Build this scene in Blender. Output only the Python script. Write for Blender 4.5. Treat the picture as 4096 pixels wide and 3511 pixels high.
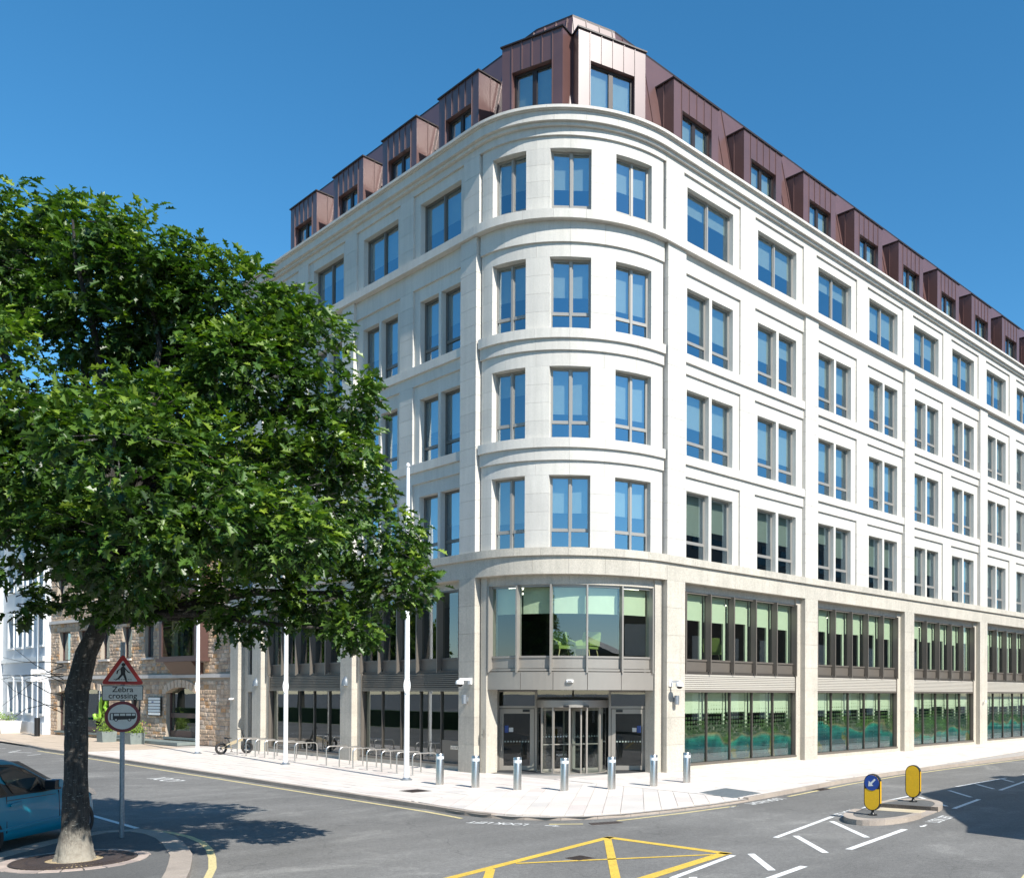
import bpy, math, random
import numpy as np
from mathutils import Matrix, Vector
random.seed(7); rng = np.random.default_rng(7)
scn = bpy.context.scene
for o in list(bpy.data.objects): bpy.data.objects.remove(o)
col = scn.collection
rad = math.radians

# ------------------------------------------------------------------ camera
YAW, PITCH, ROLL = .7297, .0057, .0035
cam_d = bpy.data.cameras.new('camera'); cam = bpy.data.objects.new('camera', cam_d); col.objects.link(cam)
cam_d.sensor_width = 36; cam_d.sensor_fit = 'HORIZONTAL'
cam_d.lens = 3729.06/4096*36
cam_d.shift_x = (2048-2756.2)/4096; cam_d.shift_y = (2746.65-1755.5)/4096
cam_d.clip_start = .1; cam_d.clip_end = 3000
fw = Vector((math.cos(YAW), math.sin(YAW), 0)); rt = Vector((math.sin(YAW), -math.cos(YAW), 0)); up = Vector((0, 0, 1))
f2 = fw*math.cos(PITCH)+up*math.sin(PITCH); u2 = up*math.cos(PITCH)-fw*math.sin(PITCH)
r3 = rt*math.cos(ROLL)+u2*math.sin(ROLL); u3 = u2*math.cos(ROLL)-rt*math.sin(ROLL)
m = Matrix((r3, u3, -f2)).transposed().to_4x4(); m.translation = (-25.3964, -28.8577, 3.0091)
cam.matrix_world = m
scn.camera = cam
scn.render.resolution_x = 1024; scn.render.resolution_y = 877

# ------------------------------------------------------------------ sky, sun, exposure
SUN_AZ, SUN_EL = rad(264.3), rad(43)          # direction the light comes from (x axis = 0, counter-clockwise)
w = bpy.data.worlds.new('World'); scn.world = w; w.use_nodes = True
nt = w.node_tree; nt.nodes.clear()
sky = nt.nodes.new('ShaderNodeTexSky'); sky.sky_type = 'NISHITA'; sky.sun_disc = False
sky.sun_elevation = SUN_EL; sky.sun_rotation = math.pi/2-SUN_AZ
sky.air_density = 1.0; sky.dust_density = .1; sky.ozone_density = 5.0; sky.altitude = 50
bg = nt.nodes.new('ShaderNodeBackground'); bg.inputs[1].default_value = .114
out = nt.nodes.new('ShaderNodeOutputWorld')
hs_ = nt.nodes.new('ShaderNodeHueSaturation'); hs_.inputs['Saturation'].default_value = 1.22; hs_.inputs['Hue'].default_value = .489; nt.links.new(sky.outputs[0], hs_.inputs['Color']); nt.links.new(hs_.outputs[0], bg.inputs[0]); nt.links.new(bg.outputs[0], out.inputs[0])
sd = bpy.data.lights.new('sun', 'SUN'); sd.energy = 5.0; sd.angle = rad(.53); sd.color = (1, .955, .88)
sun = bpy.data.objects.new('sun', sd); col.objects.link(sun)
sdir = Vector((math.cos(SUN_AZ)*math.cos(SUN_EL), math.sin(SUN_AZ)*math.cos(SUN_EL), math.sin(SUN_EL)))
sun.rotation_euler = sdir.to_track_quat('Z', 'Y').to_euler(); sun.location = sdir*60
vs = scn.view_settings; vs.view_transform = 'Standard'; vs.look = 'None'; vs.exposure = .7; vs.gamma = 1; vs.use_curve_mapping = False
scn.render.engine = 'CYCLES'
scn.cycles.max_bounces = 10; scn.cycles.transparent_max_bounces = 24; scn.cycles.glossy_bounces = 5

# ------------------------------------------------------------------ materials
M = {}
def nodes_of(name):
    m = bpy.data.materials.new(name); m.use_nodes = True; M[name] = m
    return m, m.node_tree, m.node_tree.nodes['Principled BSDF']
def N(nt, t, **k):
    n = nt.nodes.new(t)
    for a, b in k.items():
        if a.startswith('i_'): n.inputs[int(a[2:])].default_value = b
        else: setattr(n, a, b)
    return n
def ramp(nt, fac, stops):
    r = nt.nodes.new('ShaderNodeValToRGB'); nt.links.new(fac, r.inputs[0])
    while len(r.color_ramp.elements) < len(stops): r.color_ramp.elements.new(.5)
    for e, (p, c) in zip(r.color_ramp.elements, stops):
        e.position = p; e.color = (*c, 1) if len(c) == 3 else c
    return r.outputs[0]
def noise(nt, scale, detail=3, rough=.6, vec=None, dist=0):
    n = nt.nodes.new('ShaderNodeTexNoise'); n.inputs['Scale'].default_value = scale; n.inputs['Detail'].default_value = detail
    n.inputs['Roughness'].default_value = rough; n.inputs['Distortion'].default_value = dist
    if vec is not None: nt.links.new(vec, n.inputs['Vector'])
    return n.outputs[0]
def world_pos(nt):
    g = nt.nodes.new('ShaderNodeNewGeometry'); return g.outputs['Position']
def mul(nt, a, b, fac=1.0, mode='MULTIPLY'):
    x = nt.nodes.new('ShaderNodeMixRGB'); x.blend_type = mode; x.inputs[0].default_value = fac
    for i, v in ((1, a), (2, b)):
        if isinstance(v, tuple): x.inputs[i].default_value = (*v, 1) if len(v) == 3 else v
        else: nt.links.new(v, x.inputs[i])
    return x.outputs[0]
def sc(c, k): return tuple(min(1, v*k) for v in c)
def plain(name, c, rough=.6, metal=0, var=.12, scale=3.0, fine=0, fscale=60, bump=0, bscale=40, spec=.5, coat=0, objvar=0, stretch=None, streak=0):
    """base colour with broad mottling, fine speckle, bump and a per-object tone"""
    m, nt, p = nodes_of(name)
    pos = world_pos(nt)
    if stretch:
        mp = N(nt, 'ShaderNodeMapping'); mp.inputs['Scale'].default_value = stretch; nt.links.new(pos, mp.inputs[0]); pos = mp.outputs[0]
    c1 = ramp(nt, noise(nt, scale, 4, .6, pos), [(.3, sc(c, 1-var)), (.7, sc(c, 1+var))])
    if fine:
        f = ramp(nt, noise(nt, fscale, 2, .7, pos), [(.35, (1-fine,)*3), (.65, (1+fine,)*3)])
        c1 = mul(nt, c1, f)
    if streak:
        ms = N(nt, 'ShaderNodeMapping'); ms.inputs['Scale'].default_value = (3.5, 3.5, .22); nt.links.new(pos, ms.inputs[0])
        c1 = mul(nt, c1, ramp(nt, noise(nt, 1.4, 5, .65, ms.outputs[0]), [(.3, (1-streak*1.6, 1-streak*1.5, 1-streak*1.6)), (.55, (1, 1, 1)), (.75, (1+streak*.5,)*3)]))
    if objvar:
        oi = N(nt, 'ShaderNodeObjectInfo')
        c1 = mul(nt, c1, ramp(nt, oi.outputs['Random'], [(0, (1-objvar, 1-objvar, 1-objvar*.9)), (.5, (1, 1, 1)), (1, (1+objvar*.8, 1+objvar*.75, 1+objvar*.7))]))
    nt.links.new(c1, p.inputs['Base Color'])
    p.inputs['Roughness'].default_value = rough; p.inputs['Metallic'].default_value = metal
    p.inputs['Specular IOR Level'].default_value = spec
    if coat: p.inputs['Coat Weight'].default_value = coat; p.inputs['Coat Roughness'].default_value = .05
    if bump:
        b = N(nt, 'ShaderNodeBump'); b.inputs['Strength'].default_value = bump; b.inputs['Distance'].default_value = .02
        nt.links.new(noise(nt, bscale, 3, .6, pos), b.inputs['Height']); nt.links.new(b.outputs[0], p.inputs['Normal'])
    return m
def glass(name, tint, refl, rough=0.0, wob=.0, gcol=(.93, .97, 1.0)):
    m = bpy.data.materials.new(name); m.use_nodes = True; M[name] = m; nt = m.node_tree; nt.nodes.clear()
    o = N(nt, 'ShaderNodeOutputMaterial'); t = N(nt, 'ShaderNodeBsdfTransparent'); t.inputs[0].default_value = (*tint, 1)
    g = N(nt, 'ShaderNodeBsdfGlossy'); g.inputs['Roughness'].default_value = rough; g.inputs[0].default_value = (*gcol, 1)
    fr = N(nt, 'ShaderNodeFresnel'); ge = N(nt, 'ShaderNodeNewGeometry'); io = N(nt, 'ShaderNodeMath', operation='MULTIPLY_ADD'); io.inputs[1].default_value = -.8333; io.inputs[2].default_value = 1.5; nt.links.new(ge.outputs['Backfacing'], io.inputs[0]); nt.links.new(io.outputs[0], fr.inputs[0])
    a = N(nt, 'ShaderNodeMath', operation='ADD', use_clamp=True); a.inputs[1].default_value = refl; nt.links.new(fr.outputs[0], a.inputs[0])
    mx = N(nt, 'ShaderNodeMixShader'); nt.links.new(a.outputs[0], mx.inputs[0]); nt.links.new(t.outputs[0], mx.inputs[1]); nt.links.new(g.outputs[0], mx.inputs[2])
    if wob:
        b = N(nt, 'ShaderNodeBump'); b.inputs['Strength'].default_value = wob; b.inputs['Distance'].default_value = .02
        nt.links.new(noise(nt, .9, 1, .5, world_pos(nt)), b.inputs['Height']); nt.links.new(b.outputs[0], g.inputs['Normal'])
    nt.links.new(mx.outputs[0], o.inputs[0]); return m

plain('stone', (.55, .525, .478), .75, var=.05, scale=.7, fine=.10, fscale=45, bump=.15, bscale=60, objvar=.055, streak=.06)
plain('stone_low', (.46, .425, .36), .8, var=.08, scale=.8, fine=.22, fscale=38, bump=.2, bscale=50, objvar=.07, streak=.08)
plain('stone_joint', (.46, .43, .38), .9, var=.05)
plain('bronze', (.155, .136, .115), .42, metal=.3, var=.03, scale=2)
plain('bronze_dark', (.075, .066, .057), .45, metal=.3, var=.03, scale=2)
plain('slat_lit', (.46, .43, .375), .5, metal=.1, var=.02)  # right-front louvre slats: sunlight put into the tone, left ones stay bronze
plain('bronze_light', (.33, .305, .27), .4, metal=.4, var=.03, scale=2)
plain('frame_shaded', (.15, .138, .122), .42, metal=.2, var=.02)  # window frames of the left front, shade put into the tone
plain('frame_lit', (.30, .285, .26), .42, metal=.25, var=.02)  # same frames on right front and bow, sunlight put into the tone
plain('roof_metal', (.105, .052, .047), .38, metal=.05, var=.09, scale=1.2, spec=1.0, objvar=.07)
plain('roof_dark', (.022, .014, .013), .5, metal=.1, var=.05)
glass('glass_office', (.54, .62, .62), .34, wob=.05, gcol=(.74, .90, 1.0))
glass('glass_green', (.74, .84, .75), .12, wob=.03)
glass('glass_clear', (.72, .78, .75), .015)
plain('blind', (.66, .67, .55), .9, var=.03)
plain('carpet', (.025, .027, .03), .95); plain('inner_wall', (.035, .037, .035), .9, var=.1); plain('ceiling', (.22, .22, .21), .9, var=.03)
plain('paving_base', (.36, .33, .30), .95, fine=.15)
plain('paving', (.58, .53, .48), .85, var=.05, scale=.9, fine=.06, fscale=30, bump=.1, bscale=30, objvar=.06)
plain('paving_pink', (.565, .50, .455), .85, var=.06, scale=.9, fine=.06, fscale=30, bump=.1, bscale=30, objvar=.08)
plain('paving_grey', (.54, .50, .46), .85, var=.07, scale=.9, fine=.07, fscale=30, bump=.1, bscale=30, objvar=.08)
plain('paving_old', (.44, .36, .28), .9, var=.12, scale=.7, fine=.1, fscale=30, bump=.1, objvar=.1)
plain('kerb_stone', (.34, .29, .245), .85, var=.1, scale=2, fine=.16, fscale=55, bump=.25, bscale=60, objvar=.08)
plain('steel', (.62, .60, .565), .33, metal=1, var=.05, scale=2, fine=.10, fscale=8, stretch=(1, 1, 60))
plain('galvanised', (.30, .33, .36), .45, metal=.7, var=.15, scale=25)
plain('lamp_grey', (.13, .155, .18), .4, metal=.2)
plain('white_gloss', (.80, .80, .79), .25, var=.02); plain('reflective_white', (.62, .66, .68), .4, var=.03)
plain('black_plastic', (.012, .012, .013), .4, var=.1); plain('rubber', (.018, .018, .019), .75, var=.15, scale=20)
plain('yellow_plastic', (.72, .42, .012), .4, var=.06, scale=6, fine=.05, fscale=30); plain('sign_blue', (.012, .055, .26), .35)
plain('sign_red', (.42, .022, .018), .4, var=.06); plain('sign_maroon', (.16, .012, .022), .4, var=.06); plain('sign_white', (.62, .63, .60), .5, var=.05, scale=12, fine=.06)
plain('cream_paint', (.55, .47, .33), .4, var=.04)
plain('gravel', (.42, .33, .20), .95, var=.2, scale=30, fine=.35, fscale=90, bump=.8, bscale=80)
plain('cast_iron', (.07, .052, .045), .6, metal=.3, var=.2, scale=12)
plain('sett', (.38, .31, .27), .85, var=.15, scale=4, fine=.1, objvar=.25)
plain('slate', (.17, .20, .19), .8, var=.1, fine=.08)
plain('brown_paint', (.085, .045, .038), .45, var=.05); plain('render_white', (.53, .56, .59), .85, var=.03, scale=.6); plain('render_trim', (.68, .69, .68), .8, var=.04)
plain('green_fabric', (.24, .30, .08), .9, var=.05); plain('pale_wood', (.5, .4, .22), .6); plain('leaf_shrub', (.16, .25, .03), .5, var=.35, scale=9)
plain('tile_orange', (.30, .12, .03), .8, var=.2); plain('lime', (.28, .52, .04), .5); plain('pink_print', (.5, .3, .33), .8)
plain('house_dark', (.10, .085, .075), .85, var=.15, scale=.6); plain('roof_slate', (.07, .075, .085), .7, var=.15)
plain('lawn', (.055, .11, .02), .95, var=.25, scale=.8, fine=.2); plain('hedge', (.025, .05, .012), .9, var=.3, scale=3, bump=1, bscale=8)
STONES = []
for i, c in enumerate([(.46, .33, .23), (.52, .38, .26), (.38, .27, .19), (.56, .43, .32), (.52, .30, .15), (.43, .34, .265), (.57, .45, .34), (.48, .35, .24)]):
    plain('rubble_%s' % 'abcdefgh'[i], c, .9, var=.22, scale=5, fine=.12, fscale=40, bump=.7, bscale=14); STONES.append(M['rubble_%s' % 'abcdefgh'[i]])
plain('mortar', (.35, .30, .24), .95, var=.1)

def emis(name, c, s):
    m, nt, p = nodes_of(name); p.inputs['Base Color'].default_value = (*c, 1); p.inputs['Emission Color'].default_value = (*c, 1); p.inputs['Emission Strength'].default_value = s
emis('light_panel', (1, .93, .78), 3.0); emis('red_led', (1, .02, .01), 3.0)

def asphalt(name, base):
    m, nt, p = nodes_of(name); pos = world_pos(nt)
    big = ramp(nt, noise(nt, .16, 4, .6, pos, .6), [(.30, sc(base, .82)), (.72, sc(base, 1.22))])
    mp = N(nt, 'ShaderNodeMapping'); mp.inputs['Scale'].default_value = (.35, 2.2, 1); mp.inputs['Rotation'].default_value = (0, 0, rad(8)); nt.links.new(pos, mp.inputs[0])
    streak = ramp(nt, noise(nt, .5, 3, .5, mp.outputs[0]), [(.35, (.92,)*3), (.7, (1.10,)*3)])
    fine = ramp(nt, noise(nt, 70, 2, .8, pos), [(.30, (.62,)*3), (.5, (.98,)*3), (.72, (1.55,)*3)])
    med = ramp(nt, noise(nt, 13, 3, .7, pos), [(.3, (.84,)*3), (.7, (1.18,)*3)])
    c = mul(nt, mul(nt, mul(nt, big, streak), fine), med)
    pale = ramp(nt, noise(nt, .33, 5, .65, pos, 1.2), [(.54, (0,)*3), (.72, (1,)*3)])
    x = N(nt, 'ShaderNodeMixRGB'); nt.links.new(pale, x.inputs[0]); nt.links.new(c, x.inputs[1]); nt.links.new(mul(nt, c, (1.42, 1.42, 1.40)), x.inputs[2])
    vor = N(nt, 'ShaderNodeTexVoronoi', feature='DISTANCE_TO_EDGE'); vor.inputs['Scale'].default_value = .22; vor.inputs['Randomness'].default_value = 1
    wob = N(nt, 'ShaderNodeVectorMath', operation='ADD'); nn = N(nt, 'ShaderNodeTexNoise'); nn.inputs['Scale'].default_value = .8; nt.links.new(pos, nn.inputs['Vector'])
    nt.links.new(pos, wob.inputs[0]); nt.links.new(nn.outputs[1], wob.inputs[1]); nt.links.new(wob.outputs[0], vor.inputs['Vector'])
    crack = ramp(nt, vor.outputs[0], [(.0, (.78,)*3), (.003, (1,)*3)])
    nt.links.new(mul(nt, x.outputs[0], crack), p.inputs['Base Color']); p.inputs['Roughness'].default_value = .88; p.inputs['Specular IOR Level'].default_value = .35
    b = N(nt, 'ShaderNodeBump'); b.inputs['Strength'].default_value = .5; b.inputs['Distance'].default_value = .012
    nt.links.new(noise(nt, 70, 2, .8, pos), b.inputs['Height']); nt.links.new(b.outputs[0], p.inputs['Normal'])
asphalt('asphalt', (.150, .146, .138)); asphalt('tarmac_path', (.11, .11, .108))
def paint(name, c):
    m, nt, p = nodes_of(name); pos = world_pos(nt)
    wear = ramp(nt, noise(nt, 26, 4, .75, pos), [(.33, sc(c, .38)), (.46, c), (.7, sc(c, 1.06))])
    nt.links.new(mul(nt, wear, ramp(nt, noise(nt, 2.2, 3, .6, pos), [(.3, (.85,)*3), (.7, (1.05,)*3)])), p.inputs['Base Color']); p.inputs['Roughness'].default_value = .7
paint('paint_white', (.74, .74, .72)); paint('paint_yellow', (.66, .44, .06)); paint('paint_cream', (.62, .52, .26))

def mural(name, shift):
    """printed window film: town above a teal bay, dissolving upward in hexagonal dots"""
    m = bpy.data.materials.new(name); m.use_nodes = True; M[name] = m; nt = m.node_tree; p = nt.nodes['Principled BSDF']
    pos = world_pos(nt); sep = N(nt, 'ShaderNodeSeparateXYZ'); nt.links.new(pos, sep.inputs[0])
    sh = N(nt, 'ShaderNodeVectorMath', operation='ADD'); sh.inputs[1].default_value = (shift*7.3, shift*2.1, shift*.4); nt.links.new(pos, sh.inputs[0]); v = sh.outputs[0]
    coast = N(nt, 'ShaderNodeMath', operation='MULTIPLY_ADD'); coast.inputs[1].default_value = 2.2; coast.inputs[2].default_value = -.55 + .1*((shift*7) % 5)
    nt.links.new(noise(nt, .33, 2.5, .5, v, .4), coast.inputs[0])
    d = N(nt, 'ShaderNodeMath', operation='SUBTRACT'); nt.links.new(sep.outputs[2], d.inputs[0]); nt.links.new(coast.outputs[0], d.inputs[1])
    land = ramp(nt, d.outputs[0], [(.48, (0,)*3), (.52, (1,)*3)])
    dd = N(nt, 'ShaderNodeMath', operation='MULTIPLY_ADD'); dd.inputs[1].default_value = .3; dd.inputs[2].default_value = .42; nt.links.new(d.outputs[0], dd.inputs[0])
    sea = ramp(nt, dd.outputs[0], [(.30, (.012, .075, .105)), (.46, (.01, .14, .15)), (.52, (.03, .26, .22)), (.56, (.22, .19, .11))])
    sea = mul(nt, mul(nt, sea, ramp(nt, noise(nt, 3, 4, .6, v), [(.35, (.55,)*3), (.7, (1.25,)*3)])), ramp(nt, noise(nt, 1.1, 4, .6, v, .8), [(.35, (.5, .6, .7)), (.65, (1.3, 1.2, 1.1))]))
    vo = N(nt, 'ShaderNodeTexVoronoi'); vo.inputs['Scale'].default_value = 9; nt.links.new(v, vo.inputs['Vector'])
    town = ramp(nt, vo.outputs[1], [(.15, (.018, .035, .018)), (.4, (.035, .065, .025)), (.62, (.12, .12, .105)), (.8, (.045, .07, .035)), (.93, (.24, .215, .19))])
    green = ramp(nt, noise(nt, .8, 3, .6, v), [(.45, (0,)*3), (.6, (1,)*3)])
    tx = N(nt, 'ShaderNodeMixRGB'); nt.links.new(green, tx.inputs[0]); nt.links.new(town, tx.inputs[1]); nt.links.new(mul(nt, (.07, .13, .03), ramp(nt, noise(nt, 6, 4, .7, v), [(.3, (.35,)*3), (.7, (1.5,)*3)])), tx.inputs[2])
    ir = N(nt, 'ShaderNodeMixRGB'); nt.links.new(ramp(nt, noise(nt, .8, 4, .55, v), [(.585, (0,)*3), (.61, (1,)*3)]), ir.inputs[0]); nt.links.new(sea, ir.inputs[1])
    nt.links.new(ramp(nt, noise(nt, 5, 4, .7, v), [(.3, (.05, .055, .02)), (.5, (.16, .14, .06)), (.7, (.08, .13, .03))]), ir.inputs[2]); sea = ir.outputs[0]
    mxc = N(nt, 'ShaderNodeMixRGB'); nt.links.new(land, mxc.inputs[0]); nt.links.new(sea, mxc.inputs[1]); nt.links.new(tx.outputs[0], mxc.inputs[2])
    nt.links.new(mxc.outputs[0], p.inputs['Base Color']); p.inputs['Roughness'].default_value = .5
    # dissolve: dots shrinking with height above 1.75 m
    br = N(nt, 'ShaderNodeTexVoronoi', feature='F1'); br.inputs['Randomness'].default_value = .0; br.inputs['Scale'].default_value = 6
    mp = N(nt, 'ShaderNodeMapping'); mp.inputs['Scale'].default_value = (1, 0, 1); nt.links.new(pos, mp.inputs[0]); nt.links.new(mp.outputs[0], br.inputs['Vector'])
    thr = N(nt, 'ShaderNodeMapRange'); thr.inputs[1].default_value = 1.45; thr.inputs[2].default_value = 2.35; thr.inputs[3].default_value = .62; thr.inputs[4].default_value = .12
    zz = N(nt, 'ShaderNodeMath', operation='MULTIPLY_ADD'); zz.inputs[1].default_value = -.9; nt.links.new(noise(nt, .6, 2, .5, v), zz.inputs[0]); 
    z2 = N(nt, 'ShaderNodeMath', operation='ADD'); zz.inputs[2].default_value = .42; nt.links.new(sep.outputs[2], z2.inputs[0]); nt.links.new(zz.outputs[0], z2.inputs[1]); nt.links.new(z2.outputs[0], thr.inputs[0])
    lt = N(nt, 'ShaderNodeMath', operation='LESS_THAN'); nt.links.new(br.outputs[0], lt.inputs[0]); nt.links.new(thr.outputs[0], lt.inputs[1])
    cut = N(nt, 'ShaderNodeMath', operation='LESS_THAN'); cut.inputs[1].default_value = 2.42; nt.links.new(z2.outputs[0], cut.inputs[0])
    al = N(nt, 'ShaderNodeMath', operation='MULTIPLY'); nt.links.new(lt.outputs[0], al.inputs[0]); nt.links.new(cut.outputs[0], al.inputs[1])
    a2 = N(nt, 'ShaderNodeMath', operation='MULTIPLY'); a2.inputs[1].default_value = .93; nt.links.new(al.outputs[0], a2.inputs[0])
    nt.links.new(a2.outputs[0], p.inputs['Alpha'])
for i in range(5): mural('film_%s' % 'abcde'[i], i+1)
def dots(name):
    m = bpy.data.materials.new(name); m.use_nodes = True; M[name] = m; nt = m.node_tree; p = nt.nodes['Principled BSDF']; p.inputs['Base Color'].default_value = (.5, .52, .5, 1)
    tc = N(nt, 'ShaderNodeTexCoord'); br = N(nt, 'ShaderNodeTexVoronoi', feature='F1'); br.inputs['Randomness'].default_value = 0; br.inputs['Scale'].default_value = 9
    mp = N(nt, 'ShaderNodeMapping'); mp.inputs['Scale'].default_value = (1, 0, 1); nt.links.new(tc.outputs['Object'], mp.inputs[0]); nt.links.new(mp.outputs[0], br.inputs['Vector'])
    lt = N(nt, 'ShaderNodeMath', operation='LESS_THAN'); lt.inputs[1].default_value = .3; nt.links.new(br.outputs[0], lt.inputs[0]); nt.links.new(lt.outputs[0], p.inputs['Alpha'])
dots('manifestation')

def leafmat(name, a, b, c):
    m = bpy.data.materials.new(name); m.use_nodes = True; M[name] = m; nt = m.node_tree; p = nt.nodes['Principled BSDF']
    at = N(nt, 'ShaderNodeAttribute', attribute_name='tone')
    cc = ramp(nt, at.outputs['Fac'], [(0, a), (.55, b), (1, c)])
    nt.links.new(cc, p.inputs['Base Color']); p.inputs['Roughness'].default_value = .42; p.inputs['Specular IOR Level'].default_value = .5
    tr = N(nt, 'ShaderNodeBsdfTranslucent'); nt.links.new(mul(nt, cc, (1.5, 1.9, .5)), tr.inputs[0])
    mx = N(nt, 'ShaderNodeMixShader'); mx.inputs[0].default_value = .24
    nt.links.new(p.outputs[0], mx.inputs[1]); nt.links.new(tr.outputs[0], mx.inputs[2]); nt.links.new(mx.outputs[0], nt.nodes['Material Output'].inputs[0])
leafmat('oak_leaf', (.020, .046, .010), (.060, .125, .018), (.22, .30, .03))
def bark():
    m, nt, p = nodes_of('bark'); pos = world_pos(nt)
    mp = N(nt, 'ShaderNodeMapping'); mp.inputs['Scale'].default_value = (1, 1, 3.2); nt.links.new(pos, mp.inputs[0])
    fleck = ramp(nt, noise(nt, 12, 4, .7, mp.outputs[0]), [(.60, (0,)*3), (.66, (1,)*3)])
    mp2 = N(nt, 'ShaderNodeMapping'); mp2.inputs['Scale'].default_value = (14, 14, 2.2); nt.links.new(pos, mp2.inputs[0])
    base = ramp(nt, noise(nt, 2, 5, .7, mp2.outputs[0]), [(.35, (.018, .016, .014)), (.65, (.058, .053, .046))])
    sep = N(nt, 'ShaderNodeSeparateXYZ'); nt.links.new(pos, sep.inputs[0])
    zz = N(nt, 'ShaderNodeMath', operation='MULTIPLY_ADD'); zz.inputs[1].default_value = .7; nt.links.new(noise(nt, 5, 4, .7, mp2.outputs[0]), zz.inputs[0]); nt.links.new(sep.outputs[2], zz.inputs[2])
    pale = ramp(nt, zz.outputs[0], [(.55, (1,)*3), (1.0, (0,)*3)])   # the lichen-bleached foot of the trunk
    x = N(nt, 'ShaderNodeMixRGB'); nt.links.new(fleck, x.inputs[0]); nt.links.new(base, x.inputs[1]); x.inputs[2].default_value = (.23, .23, .20, 1)
    y = N(nt, 'ShaderNodeMixRGB'); nt.links.new(pale, y.inputs[0]); nt.links.new(x.outputs[0], y.inputs[1])
    nt.links.new(ramp(nt, noise(nt, 6, 4, .7, pos), [(.3, (.22, .19, .15)), (.7, (.36, .33, .27))]), y.inputs[2])
    nt.links.new(y.outputs[0], p.inputs['Base Color']); p.inputs['Roughness'].default_value = .9
    b = N(nt, 'ShaderNodeBump'); b.inputs['Strength'].default_value = .7; b.inputs['Distance'].default_value = .03
    nt.links.new(noise(nt, 3, 5, .7, mp2.outputs[0]), b.inputs['Height']); nt.links.new(b.outputs[0], p.inputs['Normal'])
bark()
m_, nt_, p_ = nodes_of('car_paint'); p_.inputs['Base Color'].default_value = (.002, .25, .36, 1); p_.inputs['Specular IOR Level'].default_value = .3; p_.inputs['Metallic'].default_value = .0; p_.inputs['Roughness'].default_value = .32; p_.inputs['Coat Weight'].default_value = .2; p_.inputs['Coat Roughness'].default_value = .03
m_, nt_, p_ = nodes_of('car_glass'); p_.inputs['Base Color'].default_value = (.01, .013, .014, 1); p_.inputs['Roughness'].default_value = .03; p_.inputs['Alpha'].default_value = .82
plain('bike_paint', (.36, .30, .20), .45, var=.04); plain('chrome', (.55, .55, .55), .15, metal=1)

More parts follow.
